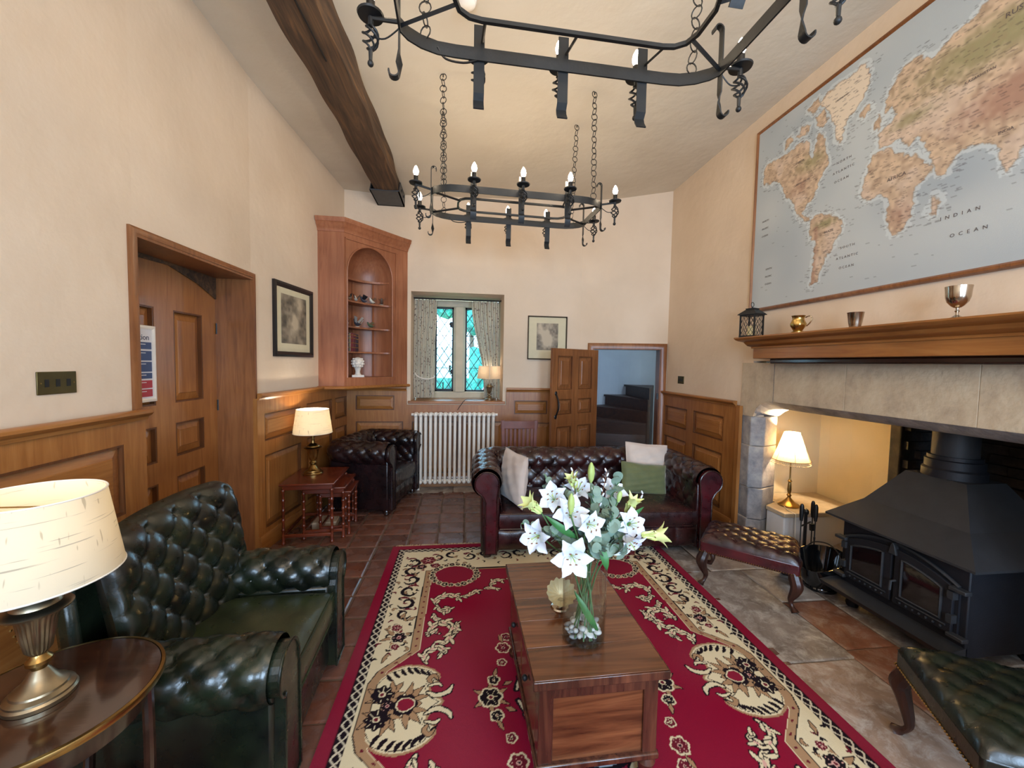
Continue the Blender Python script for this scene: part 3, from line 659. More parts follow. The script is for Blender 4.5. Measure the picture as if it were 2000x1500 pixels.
# ---------------------------------------------------------------- things on the mantel
ln = thing('lantern', 'black metal lattice candle lantern at the far end of the mantel shelf', 'lantern', (2.272, 2.895, 1.745), .35)
g = G(); a = .056; H_ = .175
g.box(-a-.006, a+.006, -a-.006, a+.006, 0, .012)
for sx in (-1, 1):
    for sy in (-1, 1): g.box(sx*a-.005, sx*a+.005, sy*a-.005, sy*a+.005, .01, H_)
g.box(-a-.006, a+.006, -a-.006, a+.006, H_-.008, H_); g.build('cage', M['iron'], ln, smooth=False)
for q in range(4):
    g = G()
    for k in range(-4, 5):
        for s in (1, -1):
            c_ = clipseg(k*.028, .012, k*.028+s*.3, .012+.48, (-a, a, .012, H_-.008))
            if c_: g.tube([(c_[0][0], -a, c_[0][1]), (c_[1][0], -a, c_[1][1])], .0016, 4)
    g.xf(Matrix.Rotation(q*PI/2, 4, 'Z')); tag(g.build('lattice', M['iron'], ln), kind='stuff')
def sq(r, z): return [(-r, -r, z), (r, -r, z), (r, r, z), (-r, r, z)]
g = G(); g.frust(sq(.074, H_), sq(.072, H_+.006)); g.frust(sq(.072, H_+.006), sq(.030, H_+.045)); g.frust(sq(.034, H_+.045), sq(.034, H_+.052)); g.build('roof', M['iron'], ln, smooth=False)
g = G(); g.tube([(0, 0, H_+.05), (0, 0, H_+.065)], .006); g.torus((0, 0, H_+.082), .018, .0025, Matrix.Rotation(PI/2, 3, 'X')); g.build('ring_handle', M['iron'], ln)
G().lathe([(.0, .012), (.030, .012), (.030, .085), (.024, .088), (0, .082)], 24).build('candle', plain('ivory_wax', srgb(232, 214, 160), .5, var=.02), ln)
jg = thing('tankard', 'small gilt handled jug on the mantel beneath the left of the map', 'jug', (2.25, 2.43, 1.745))
G().lathe([(0, 0), (.036, 0), (.036, .006), (.026, .014), (.034, .028), (.044, .045), (.046, .060), (.038, .078), (.033, .092), (.037, .108), (.042, .114), (.039, .112), (.030, .092), (.035, .075), (.042, .058), (.030, .030), (0, .024)], 36, flute=.04, nf=9, fr=(.03, .07)).build('bowl', M['gold'], jg)
G().tube(spline([(.02, -.036, .100), (.025, -.064, .108), (.03, -.076, .090), (.025, -.066, .062), (.02, -.046, .042)], 6), [.004]*25, 8).build('handle', M['silver'], jg)
bk = thing('beaker', 'small plain silver beaker on the mantel between the jug and the goblet', 'cup', (2.26, 2.045, 1.745))
G().lathe([(0, 0), (.026, 0), (.027, .004), (.032, .03), (.039, .085), (.041, .088), (.038, .086), (.030, .03), (.024, .008), (0, .008)], 36).build('bowl', M['silver'], bk)
gb = thing('goblet', 'stemmed silver goblet on the mantel, nearest the viewer', 'goblet', (2.27, 1.575, 1.745))
G().lathe([(.012, .052), (.022, .060), (.036, .078), (.042, .100), (.044, .135), (.046, .150), (.043, .148), (.040, .10), (.032, .078), (0, .062)], 40).build('bowl', M['silver'], gb)
G().lathe([(0, 0), (.033, 0), (.033, .003), (.018, .009), (.006, .018), (.005, .030), (.009, .036), (.005, .042), (.006, .050), (.014, .054)], 32).build('stem', M['silver'], gb)
# ---------------------------------------------------------------- stove
sv = thing('wood_stove', 'black cast iron double-door stove with canopy standing in the fireplace', 'stove', (2.6, 1.85, 0))
BK, PN = M['blackiron'], M['castside']
FY0, FY1, FX = 1.56, 2.20, 2.44
g = G(); g.box(FX, 3.0, FY0, FY1, .10, .60); g.build('firebox', BK, sv, world=True, bev=.006)
g = G(); c0 = [(2.37, 1.50, .56), (3.15, 1.50, .56), (3.15, 2.265, .56), (2.37, 2.265, .56)]; c1 = [(2.37, 1.50, .572), (3.15, 1.50, .572), (3.15, 2.265, .572), (2.37, 2.265, .572)]
c2 = [(2.74, 1.80, .885), (3.0, 1.80, .885), (3.0, 2.10, .885), (2.74, 2.10, .885)]
g.frust(c0, c1)
m_ = [tuple(a*.5+b*.5 for a, b in zip(p, q)) for p, q in zip(c1, c2)]; m_ = [(p[0]*1+.0, p[1], p[2]-.045) for p in m_]
g.frust(c1, m_); g.frust(m_, c2); g.build('canopy', M['castside'], sv, world=True, smooth=False)
G().lathe([(.135, .885), (.135, .93), (.125, .94), (.125, .985), (.115, .99), (.115, 1.01)], 36, (2.87, 1.95, 0)).build('flue_collar', BK, sv, world=True)
G().lathe([(.098, 1.0), (.098, 2.25)], 36, (2.87, 1.95, 0)).build('flue_pipe', PN, sv, world=True)
G().add([(2.33, FY0+.0, .135), (2.33, FY1+.04, .135), (2.45, FY1+.04, .155), (2.45, FY0, .155), (2.345, FY0, .105), (2.345, FY1+.04, .105), (2.45, FY1+.04, .09), (2.45, FY0, .09)], [(0, 1, 2, 3), (4, 5, 1, 0), (4, 7, 6, 5), (0, 3, 7, 4), (1, 5, 6, 2)]).build('ash_lip', M['castside'], sv, world=True, smooth=False)
for y in (FY0+.06, FY1-.05):
    for x in (2.48, 2.94): G().lathe([(.03, 0), (.035, .02), (.022, .06), (.028, .10)], 12, (x, y, 0)).build('foot', BK, sv, world=True)
def arcpts(y0, y1, zb, zs, rise, n=10): return [(y0, zb), (y1, zb)]+[(y1+(y0-y1)*k/n, zs+rise*(1-((k/n)*2-1)**2)) for k in range(n+1)]
yc = (FY0+FY1)/2
glassb = plain('smoked_stove_glass', srgb(20, 12, 12), .08, 0, Coat_Weight=.6)
big = arcpts(FY0+.03, FY1-.03, .185, .44, .085, 16)
g = G(); g.prism(big, FX-.012, FX, 'x'); g.build('door_surround', BK, sv, world=True, smooth=False)
for s, (ya, yb) in enumerate(((FY0+.045, yc-.008), (yc+.008, FY1-.045))):
    n = 10; hi = lambda y: .43+.075*(1-((y-FY0-.03)/(FY1-FY0-.06)*2-1)**2)
    top = [(yb+(ya-yb)*k/n, hi(yb+(ya-yb)*k/n)) for k in range(n+1)]
    dr = G().prism([(ya, .20), (yb, .20)]+top, FX-.028, FX-.012, 'x').build('door', BK, sv, world=True, smooth=False, bev=.003)
    wa, wb = ya+.045, yb-.04; wt_ = [(wb+(wa-wb)*k/n, hi(wb+(wa-wb)*k/n)-.045) for k in range(n+1)]; wp_ = [(wa, .255), (wb, .255)]+wt_
    G().prism(wp_, FX-.030, FX-.0275, 'x').build('window', glassb, dr, world=True)
    G().tube([(FX-.031, y, z) for y, z in wp_], .007, 6, True).build('window_rim', M['castside'], dr, world=True)
    g = G(); g.tube([(FX-.030, ya+.02, .235), (FX-.030, yb-.02, .235)], .005, 6)
    for k in range(7): g.ball((FX-.030, ya+.04+(yb-ya-.08)*k/6, .218), .007, 6, 4)
    tag(g.build('scroll_relief', M['castside'], dr, world=True), kind='stuff')
    for z in (.28, .40): G().box(FX-.045, FX-.012, (yb if s else ya)-.012, (yb if s else ya)+.012, z-.02, z+.02).build('hinge', M['castside'], dr, world=True)
G().tube([(FX-.014, y, z+.005) for y, z in big[2:]], .009, 6).build('arch_bead', M['castside'], sv, world=True)
g = G(); g.prism([(yc-.022, .47), (yc+.022, .47), (yc+.012, .52), (yc, .54), (yc-.012, .52)], FX-.04, FX-.012, 'x')
g.build('keystone', M['castside'], sv, world=True, bev=.004)
for yy in (FY0+.02, FY1-.02):
    for z in (.425, .19): G().box(FX-.045, FX-.005, yy-.035, yy+.035, z, z+.02).build('relief_bracket', M['castside'], sv, world=True, bev=.004)
G().tube([(FX-.03, yc-.02, .33), (FX-.06, yc-.02, .33), (FX-.065, yc-.02, .28)], .007).build('handle', M['castside'], sv, world=True)
# ---------------------------------------------------------------- alcove lamp
def shade_g(rt, rb, h, n=40, th=.002, pan=0):
    g_ = G(); pr = [(rb, 0), (rt, h), (rt-th, h), (rb-th, 0), (rb, 0)]
    return G().lathe(pr[:4]+[pr[0]], n) if not pan else g_
lm = thing('table_lamp', 'slim brass candlestick lamp with fringed cream shade on the fireplace ledge', 'lamp', (2.80, 3.02, .324))
lm.scale = (1.1, 1.1, 1.12)
G().lathe([(0, 0), (.072, 0), (.074, .008), (.066, .016), (.045, .026), (.024, .048), (.012, .064), (.012, .072), (.018, .080), (.009, .092), (.013, .105), (.015, .125), (.012, .165), (.010, .18), (.016, .19), (.008, .20), (.0055, .21), (.0055, .40), (.012, .41), (.012, .44), (0, .44)], 32).build('base', M['brass'], lm)
g = G(); n = 48
sp = [(.128, .355), (.119, .375), (.098, .430), (.078, .490), (.060, .545), (.054, .565)]
g.grid(n, len(sp), lambda u, v: ((lambda r, z: (r*math.cos(2*PI*u)*(1-.03*abs(math.sin(3*2*PI*u))), r*math.sin(2*PI*u)*(1-.03*abs(math.sin(3*2*PI*u))), z))(*sp[round(v*(len(sp)-1))])), True)
g.build('lamp_shade', M['shade2'], lm, fix=False)
g = G()
for q in range(6): g.tube([(r*math.cos(q*PI/3)*1.003, r*math.sin(q*PI/3)*1.003, z) for r, z in sp], .0016, 5)
g.torus((0, 0, .356), .128, .003, n=36); g.torus((0, 0, .565), .054, .0025, n=24); g.build('shade_trim', plain('shade_braid', srgb(188, 140, 96), .8), lm)
g = G()
for q in range(60):
    a = q*PI/30; g.tube([(.128*math.cos(a), .128*math.sin(a), .355), (.128*math.cos(a), .128*math.sin(a), .335)], .0015, 4); g.ball((.128*math.cos(a), .128*math.sin(a), .330), .004, 5, 4)
tag(g.build('bead_fringe', plain('fringe', srgb(222, 190, 140), .7), lm), kind='stuff')
G().ball((0, 0, .475), .022, 12, 8, (1, 1, 1.3)).build('bulb', M['lampbulb'], lm)
G().tube([(-.06, -.02, .004), (-.10, -.10, .003), (-.102, -.178, .0), (-.102, -.182, -.1), (-.10, -.184, -.30)], .003).build('cable', M['cord'], lm)
point('alcove_lamp_light', (2.80, 3.02, .903), 26.0, (1, .80, .52), .014)
# ---------------------------------------------------------------- companion set, coal bucket, fireside gloves
cp = thing('fire_tools', 'black fire irons hanging from a stand beside the coal bucket', 'fire tools', (2.52, 2.56, 0))
G().lathe([(0, 0), (.075, 0), (.07, .012), (.02, .02), (.011, .03), (.011, .43), (.018, .44), (.02, .455), (.012, .47), (0, .475)], 20).build('stand', M['black'], cp)
g = G(); g.tube([(-.06, -.03, .36), (.07, .03, .36)], .006); g.build('hanger', M['black'], cp)
for nm, dx, dy, kind in (('poker', -.065, -.03, 0), ('shovel', .075, .02, 1), ('tongs', .03, -.05, 2)):
    g = G(); g.tube([(dx, dy, .10), (dx, dy, .40)], .004, 6); g.lathe([(0, .39), (.010, .40), (.014, .44), (.014, .50), (.009, .52), (0, .525)], 12, (dx, dy, 0))
    if kind == 1: g.prism([(dx-.03, .10), (dx+.03, .10), (dx+.035, .02), (dx-.035, .02)], dy-.004, dy+.002, 'y'); g.prism([(dx-.02, .35), (dx+.02, .35), (dx+.015, .30), (dx-.015, .30)], dy-.012, dy+.006, 'y')
    if kind == 2: g.tube([(dx+.02, dy, .03), (dx-.004, dy, .28)], .004, 6); g.tube([(dx-.02, dy, .03), (dx+.004, dy, .28)], .004, 6)
    g.build(nm, M['black'], cp)
bu = thing('coal_bucket', 'glossy black enamel coal bucket between the fire irons and the stove', 'bucket', (2.46, 2.36, 0))
g = G(); n = 40; pr = [(.095, 0), (.098, .02), (.094, .03), (.12, .10), (.135, .21), (.138, .22), (.133, .22), (.116, .10), (.085, .03), (0, .03)]
def bf(u, v):
    r, z = pr[round(v*9)]; a = 2*PI*u; lip = (max(0, -math.cos(a-.3))**2)*.05*(z/.22)**2; return (r*math.cos(a)*(1+.1*(z/.22)), r*math.sin(a), z-lip*.8+.03*(z/.22)*math.cos(a-.3))
g.grid(n, 10, bf, True); g.build('body', M['gloss'], bu)
G().tube(spline([(.0, .135, .20), (.03, .10, .27), (.05, 0, .30), (.03, -.10, .27), (0, -.135, .20)], 6), .004).build('bail_handle', M['black'], bu)
gv = tag(G().grid(20, 14, lambda u, v: (2.36+.085*math.sin(PI*v)*math.cos(2*PI*u), 2.52+.06*math.sin(PI*v)*math.sin(2*PI*u), .10-.10*math.cos(PI*v)*(1+.05*math.sin(5*2*PI*u))), True).build('hearth_gloves', M['iron']), 'dark leather hearth gloves slumped between the burgundy footstool and the fire irons', 'gloves')
# ---------------------------------------------------------------- framed world map
mp = thing('world_map', 'huge framed world map with a wooden frame above the mantel shelf', 'map', (2.47, 2.0, 2.7))
my, My, mz, Mz = .72, 3.135, 2.00, 3.455
G().mould([(-3.165, 1.972), (-.69, 1.972), (-.69, 3.485), (-3.165, 3.485)], [(0, .0), (0, .012), (-.008, .026), (-.020, .030), (-.030, .018), (-.030, 0)][::-1], True).xf(MT((2.468, 0, 0), (0, -1, 0), (0, 0, 1), (-1, 0, 0))).build('frame', M['pine2'], mp, world=True)
G().box(2.452, 2.468, .70, 3.15, 1.98, 3.475).build('backing', M['darkwood'], mp, world=True)
ys = np.linspace(my, My, 470); zs = np.linspace(mz, Mz, 285)
Yg, Zg = np.meshgrid(ys, zs, indexing='ij')
sea = np.array(srgb(164, 174, 180)); seal = np.array(srgb(188, 194, 194))
img = sea+(seal-sea)*vnoise(Yg, Zg, .25, 1)[..., None]
dY = Yg+.022*(vnoise(Yg, Zg, .022, 2)-.5)+.02*(vnoise(Yg, Zg, .08, 3)-.5); dZ = Zg+.022*(vnoise(Yg, Zg, .022, 4)-.5)+.02*(vnoise(Yg, Zg, .08, 5)-.5)
land = {
 'na': [(3.064,3.081),(3.031,3.16),(2.908,3.155),(2.80,3.14),(2.719,3.16),(2.64,3.12),(2.62,3.02),(2.60,3.0),(2.58,3.08),(2.549,3.14),(2.492,3.008),(2.466,2.893),(2.528,2.836),(2.564,2.765),(2.601,2.709),(2.625,2.705),(2.655,2.66),(2.67,2.63),(2.62,2.60),(2.60,2.575),(2.64,2.58),(2.721,2.653),(2.76,2.754),(2.839,2.863),(2.885,2.96),(3.002,2.992),(3.06,3.02)],
 'gr': [(2.562,3.356),(2.468,3.397),(2.343,3.376),(2.247,3.401),(2.223,3.263),(2.296,3.157),(2.361,3.117),(2.388,3.003),(2.428,3.057),(2.475,3.218)],
 'i1': [(2.75,3.22),(2.70,3.28),(2.64,3.24),(2.66,3.20)], 'i2': [(2.86,3.24),(2.80,3.27),(2.78,3.21),(2.85,3.19)], 'i3': [(2.60,3.26),(2.54,3.29),(2.50,3.20),(2.54,3.18)], 'i4': [(2.66,3.36),(2.58,3.40),(2.56,3.34),(2.62,3.31)],
 'sa': [(2.592,2.562),(2.531,2.576),(2.43,2.523),(2.346,2.45),(2.384,2.373),(2.423,2.3),(2.47,2.243),(2.50,2.16),(2.521,2.114),(2.562,2.112),(2.551,2.264),(2.538,2.367),(2.593,2.455)],
 'af': [(2.228,2.607),(2.203,2.704),(2.178,2.798),(2.12,2.80),(2.076,2.79),(2.002,2.705),(1.938,2.691),(1.905,2.633),(1.853,2.581),(1.892,2.533),(1.925,2.479),(1.932,2.386),(1.978,2.304),(2.024,2.276),(2.053,2.344),(2.07,2.467),(2.103,2.539),(2.161,2.527),(2.209,2.552)],
 'eu': [(2.15,2.829),(2.15,2.90),(2.12,2.92),(2.085,2.94),(2.06,2.99),(2.075,3.03),(2.10,3.0),(2.12,3.03),(2.093,3.12),(2.04,3.20),(1.955,3.22),(1.88,3.16),(1.80,3.21),(1.70,3.24),(1.60,3.32),(1.50,3.30),(1.40,3.36),(1.20,3.30),(1.0,3.28),(.80,3.22),(.78,3.10),(.95,3.02),(1.02,2.90),(1.10,2.78),(1.14,2.66),(1.20,2.62),(1.24,2.52),(1.28,2.46),(1.33,2.56),(1.38,2.62),(1.45,2.62),(1.50,2.50),(1.56,2.42),(1.62,2.58),(1.693,2.60),(1.74,2.60),(1.79,2.52),(1.84,2.56),(1.87,2.66),(1.885,2.70),(1.931,2.768),(1.98,2.754),(2.036,2.812),(2.106,2.82)],
 'uk': [(2.17,2.95),(2.155,3.02),(2.13,2.98),(2.14,2.93)], 'md': [(1.84,2.44),(1.81,2.40),(1.83,2.32),(1.86,2.36)], 'in': [(1.30,2.40),(1.22,2.34),(1.16,2.28),(1.22,2.36)], 'bo': [(1.14,2.42),(1.07,2.44),(1.08,2.34),(1.13,2.33)], 'au': [(1.12,2.16),(1.02,2.24),(.92,2.22),(.85,2.14),(.84,2.05),(.92,2.02),(1.02,2.06),(1.10,2.06)], 'ic': [(2.27,3.09),(2.22,3.12),(2.20,3.08),(2.25,3.06)], 'an': [(3.1,2.0),(3.0,2.035),(2.6,2.03),(2.2,2.045),(1.8,2.03),(1.5,2.05),(1.5,2.0)]}
lm_ = np.zeros(Yg.shape, bool); dd = np.full(Yg.shape, 9.)
for k, p in land.items():
    if k == 'an': continue
    p = spline(p, 3, True) if len(p) > 6 else p; lm_ |= inpoly(dY, dZ, p); dd = np.minimum(dd, dline(dY, dZ, p, True))
halo = (dd < .022) & ~lm_; img[halo] = img[halo]*.55+np.array(srgb(214, 222, 222))*.45
n1 = vnoise(Yg, Zg, .16, 7)*.6+vnoise(Yg, Zg, .05, 8)*.4; n2 = vnoise(Yg, Zg, .02, 9)
tan = np.array(srgb(206, 180, 152)); ol = np.array(srgb(146, 140, 100)); br = np.array(srgb(166, 126, 106)); pk = np.array(srgb(216, 196, 178))
lc = tan*(1.08-n2[..., None]*.42)
w1_ = np.clip((n1-.48)*5, 0, 1)[..., None]; lc = lc*(1-w1_*.6)+pk*w1_*.6
sib = np.exp(-(((Yg-1.62)/.42)**2+((Zg-3.06)/.13)**2)*1.2)+.8*np.exp(-(((Yg-2.62)/.13)**2+((Zg-2.98)/.07)**2))+.9*np.exp(-(((Yg-2.47)/.09)**2+((Zg-2.50)/.035)**2))+.7*np.exp(-(((Yg-1.98)/.12)**2+((Zg-2.90)/.04)**2))
w2_ = np.clip(sib*1.25-.2+.5*(n2-.5), 0, .9)[..., None]; lc = lc*(1-w2_)+ol*w2_
rk = np.exp(-(((Yg-1.50)/.24)**2+((Zg-2.76)/.09)**2))*1.2+np.exp(-(((Yg-2.545)/.02)**2))*(Zg < 2.5)*.7+.5*np.exp(-(((Yg-2.70)/.08)**2+((Zg-2.84)/.09)**2))+.5*np.exp(-(((Yg-1.99)/.10)**2+((Zg-2.38)/.08)**2))
w3_ = np.clip(rk+.4*(n2-.5), 0, .85)[..., None]; lc = lc*(1-w3_)+br*w3_
gl_ = inpoly(dY, dZ, land['gr']); lc[gl_] = np.array(srgb(222, 206, 184))
img[lm_] = lc[lm_]
img[(dd < .0045)] = img[(dd < .0045)]*.5+np.array(srgb(150, 128, 104))*.5
r_ = np.random.default_rng(5)
for k in range(4200):   # tiny place-name ticks, too small to read
    y0 = r_.uniform(my+.02, My-.02); z0 = r_.uniform(mz+.05, Mz-.04); i0 = int((y0-my)/(My-my)*469); j0 = int((z0-mz)/(Mz-mz)*284)
    near = dd[i0, j0]
    if not (lm_[i0, j0] or near < .06) and r_.random() > .03: continue
    L_ = int(r_.uniform(2, 6)); img[max(0, i0-L_):i0, j0] = img[max(0, i0-L_):i0, j0]*.55+np.array(srgb(78, 66, 66))*.45
M['mapm'] = attr_mat('printed_map', .75, .15, 400)
color_grid('map_sheet', ys, zs, img, lambda X, Y: np.stack([np.full(X.shape, 2.451), X, Y], -1), M['mapm'], mp, True)
ink = plain('map_ink', srgb(96, 84, 82), .8, var=.02)
for s, y, z, sz in [('N O R T H', 2.36, 2.86, .022), ('A T L A N T I C', 2.36, 2.80, .022), ('O C E A N', 2.37, 2.74, .022), ('S O U T H', 2.30, 2.29, .022), ('A T L A N T I C', 2.30, 2.225, .022), ('O C E A N', 2.30, 2.16, .022),
                    ('I  N  D  I  A  N', 1.72, 2.28, .026), ('O  C  E  A  N', 1.68, 2.18, .026), ('NORTH', 3.02, 2.70, .020), ('PACIFIC', 3.02, 2.64, .020), ('OCEAN', 3.02, 2.58, .020), ('SOUTH', 2.96, 2.30, .020), ('PACIFIC', 2.96, 2.24, .020), ('OCEAN', 2.96, 2.18, .020),
                    ('AFRICA', 2.03, 2.60, .030), ('GREENLAND', 2.40, 3.28, .016), ('BRAZIL', 2.44, 2.43, .022), ('CANADA', 2.72, 3.02, .022), ('UNITED STATES', 2.68, 2.86, .018), ('RUSSIA', 1.55, 3.12, .034), ('INDIA', 1.57, 2.60, .020), ('CHINA', 1.36, 2.78, .026), ('INDONESIA', 1.22, 2.30, .018), ('KAZAKHSTAN', 1.68, 2.92, .018)]:
    tag(text_g(s, sz, .0002).xf(MT((2.4495, y, z), (0, -1, 0), (0, 0, 1), (-1, 0, 0))).build('lettering', ink, mp, world=True, smooth=False, fix=False))
# ================================================================ LEATHER FURNITURE
def tuft(s, t, a, b, amp, wp=.6):
    p = s/a+t/b; q = s/a-t/b
    sp = abs(math.sin(PI*p)); sq_ = abs(math.sin(PI*q))
    return amp*(.5*(sp**wp+sq_**wp)-.55*math.exp(-((sp*sp+sq_*sq_)/.05)))
def sstep(a, b, x):
    t = max(0, min(1, (x-a)/(b-a))); return t*t*(3-2*t)
def polylen(P):
    L = [0]
    for a, b in zip(P, P[1:]): L.append(L[-1]+math.dist(a, b))
    return L
def sample(P, L, s):
    s = max(0, min(L[-1], s)); i = 0
    lo, hi = 0, len(L)-2
    while lo < hi:
        m = (lo+hi+1)//2
        if L[m] <= s: lo = m
        else: hi = m-1
    i = lo; t = (s-L[i])/max(1e-9, L[i+1]-L[i]); return tuple(a+(b-a)*t for a, b in zip(P[i], P[i+1])), tuple((b-a)/max(1e-9, L[i+1]-L[i]) for a, b in zip(P[i], P[i+1]))
def roll_profile(H, R, ti, zs, outz):
    """(n, z): inner face up, over the roll and round its outside"""
    P = [(-ti, zs), (-ti*.95, zs+.5*(H-2*R-zs)), (-R*.55, H-1.7*R)]; c = (R*.25, H-R)
    for k in range(15): a = math.radians(188-k*(188+75)/14); P.append((c[0]+R*math.cos(a), c[1]+R*math.sin(a)))
    return P, c
def swept_tuft(name, path, H, R, ti, zs, mat, parent, a=.125, b=.105, amp=.024, step=.011, t0=.0, hfun=None, edge=.03, bn='buttons'):
    PP, c = roll_profile(H, R, ti, zs, 0); PP = spline(PP, 3); LP_ = polylen(PP); LS = polylen(path)
    ns = int(LS[-1]/step)+2; nt = int(LP_[-1]/step)+2; TT = LP_[-1]; SS = LS[-1]
    a = SS/round(SS/a)
    def base(s, t):
        (x, y), (dx, dy) = sample(path, LS, s); (n_, z), (dn, dz) = sample(PP, LP_, t)
        nx, ny = -dy, dx                     # outward = left of travel
        return (x+nx*n_, y+ny*n_, z+(hfun(s) if hfun else 0)), (-dz*nx, -dz*ny, dn)
    def P(u, v):
        s, t = u*SS, v*TT; p, n = base(s, t)
        e = sstep(0, edge, s)*sstep(0, edge, SS-s)*sstep(t0, t0+.05, t)*sstep(0, .05, TT-t)
        h = tuft(s, t-TT*.5, a, b, amp)*e+amp*.5*(1-e)
        return tuple(p[i]+n[i]*h for i in range(3))
    g_ = G().grid(ns, nt, P); o = g_.build(name, mat, parent, ang=80)
    g_ = G()
    for i in range(int(2*SS/a)+1):
        for j in range(-12, 13):
            if (i+j) % 2: continue
            s, t = i*a/2, TT*.5+j*b/2
            if s < edge*.8 or s > SS-edge*.8 or t < t0+.03 or t > TT-.04: continue
            p, n = base(s, t); g_.ball(tuple(p[q]+n[q]*(-amp*.35) for q in range(3)), .0085, 8, 5)
    if g_.v: tag(g_.build(bn, mat, parent), kind='stuff')
    return PP, c
def puff(w, d, h, crown=.02, r=.03, n=26):
    """rounded cushion box centred in x,y, standing on z=0"""
    g_ = G()
    def side(sign):
        def f(u, v):
            x = (u*2-1); y = (v*2-1); ex = math.copysign(1-(1-abs(x))**1.0, x); k = (1-abs(x)**8)**.5*(1-abs(y)**8)**.5
            return (x*w/2*(1-.0), y*d/2, h/2+sign*(h/2-r+r*k+crown*(1-x*x)*(1-y*y)))
        return f
    g_.grid(n, n, side(1)); g_.grid(n, n, side(-1)); m = n
    # side band
    def ring(z, off):
        q = []
        for i in range(n): q.append((-1+2*i/(n-1), -1))
        for i in range(1, n): q.append((1, -1+2*i/(n-1)))
        for i in range(1, n): q.append((1-2*i/(n-1), 1))
        for i in range(1, n-1): q.append((-1, 1-2*i/(n-1)))
        return [(x*w/2+(off if abs(x) == 1 else 0)*math.copysign(1, x), y*d/2+(off if abs(y) == 1 else 0)*math.copysign(1, y), z) for x, y in q]
    zs = [(r, 0), (h*.3, .006), (h*.5, .008), (h*.7, .006), (h-r, 0)]; rs = [ring(z, o_) for z, o_ in zs]; N = len(rs[0])
    o0 = len(g_.v)
    for q in rs: g_.v += q
    for i in range(len(rs)-1): g_.f += [(o0+i*N+k, o0+i*N+(k+1) % N, o0+(i+1)*N+(k+1) % N, o0+(i+1)*N+k) for k in range(N)]
    pip = [ring(z, .001)[::3] for z in (r, h-r)]
    return g_, pip
def chesterfield(root, w, D, H, R, seat, mat, matf, cushions=1, a=.125, arm=.15, b=.105, feet=True):
    """local frame: x across, front at y=0, back at y=D"""
    hx = w/2-arm/2; rc = .10; f0 = .035
    yb = D-.16
    path = [(hx, f0)]+[(hx, y) for y in (yb-rc,)]
    path = [(hx, f0), (hx, yb-rc)]+[(hx-rc+rc*math.cos(t), yb-rc+rc*math.sin(t)) for t in [PI/2*k/6 for k in range(1, 7)]]
    path += [(-x, y) for x, y in path[::-1]]
    path = path[::-1]       # travel -x side first; outward must be on the left
    # from left-front to back to right-front the left side is outside
    PP, c = swept_tuft('tufted_upholstery', path, H, R, arm/2, seat-.06, mat, root, a=a, b=b)
    # outer shell below the roll
    g_ = G(); o_ = arm/2-.01
    q = [(-hx-o_, f0), (-hx-o_, yb+.05), (-hx+.06, D-.07), (hx-.06, D-.07), (hx+o_, yb+.05), (hx+o_, f0), (hx-arm/2, f0), (hx-arm/2, yb-.06), (-hx+arm/2, yb-.06), (-hx+arm/2, f0)]
    g_.prism(q, .05, H-R*1.15); g_.build('outer_shell', mat, root, bev=.015)
    # scroll facings at the arm fronts
    for s in (-1, 1):
        g_ = G(); out = [(arm/2, .05), (arm/2-.005, H-2.1*R)]; cc = (c[0], c[1])
        k1 = [(cc[0]+R*.92*math.cos(math.radians(t)), cc[1]+R*.92*math.sin(math.radians(t))) for t in range(-60, 190, 14)]
        pr = [(-arm/2+.022, .05), (arm/2-.040, .05), (arm/2-.040, H-2.4*R), (arm/2-.02, H-2.0*R)]+k1+[(-arm/2+.022, H-2.2*R)]
        pr = [(s*(hx+0)+s*n_, z) for n_, z in pr]; g_.prism(pr, .004, f0+.006, 'y'); sp_ = g_.build('scroll_facing', matf, root, smooth=False, bev=.008)
        G().tube([(x, .002, z) for x, z in pr], .0055, 6, True).build('piping', mat, sp_)
    zf = .17
    cw = (w-2*arm)/cushions
    for k in range(cushions):
        gg, pip = puff(cw-.006, D-.30, seat-.22, .018, .02); x = -(w/2-arm)+cw*(k+.5)
        Mx = Matrix.Translation((x, (D-.30)/2+.015, .22)); cu = gg.xf(Mx).build('seat_cushion', mat, root, ang=60)
        for p in pip: G().tube([tuple(Mx @ Vector(v)) for v in p], .005, 5, True).build('piping', mat, cu)
    g_ = G(); wi = w-2*arm+.01
    def rail(u, v):
        x = (u-.5)*wi; t = v*PI; bulge = .016+.010*abs(math.sin(PI*(x/a)))**.5
        return (x, .045-bulge*math.sin(t)**.5, .065+.16*v)
    g_.grid(int(wi/.012), 12, rail); g_.box(-wi/2, wi/2, .045, .12, .065, .224); g_.build('front_rail', mat, root, ang=70)
    if feet:
        for x in (-w/2+.06, w/2-.06):
            for y in (.07, D-.12): G().lathe([(.024, 0), (.034, .012), (.034, .035), (.026, .052)], 16, (x, y, 0)).build('foot', M['darkwood'], root)
sofa = thing('chesterfield_sofa', 'burgundy buttoned leather chesterfield sofa facing the coffee table', 'sofa', (1.075, 2.88, 0), -.035)
chesterfield(sofa, 1.87, .93, .69, .100, .375, M['burg'], M['burgred'], 2, a=.155, b=.145)
ac = thing('chesterfield_armchair', 'dark burgundy buttoned leather armchair in the corner beside the radiator', 'armchair', (-.575, 4.225, 0), math.atan2(.97, .24))
chesterfield(ac, .80, .74, .70, .096, .40, M['burgdk'], M['burgdk'], 1, a=.13, arm=.13, b=.125)
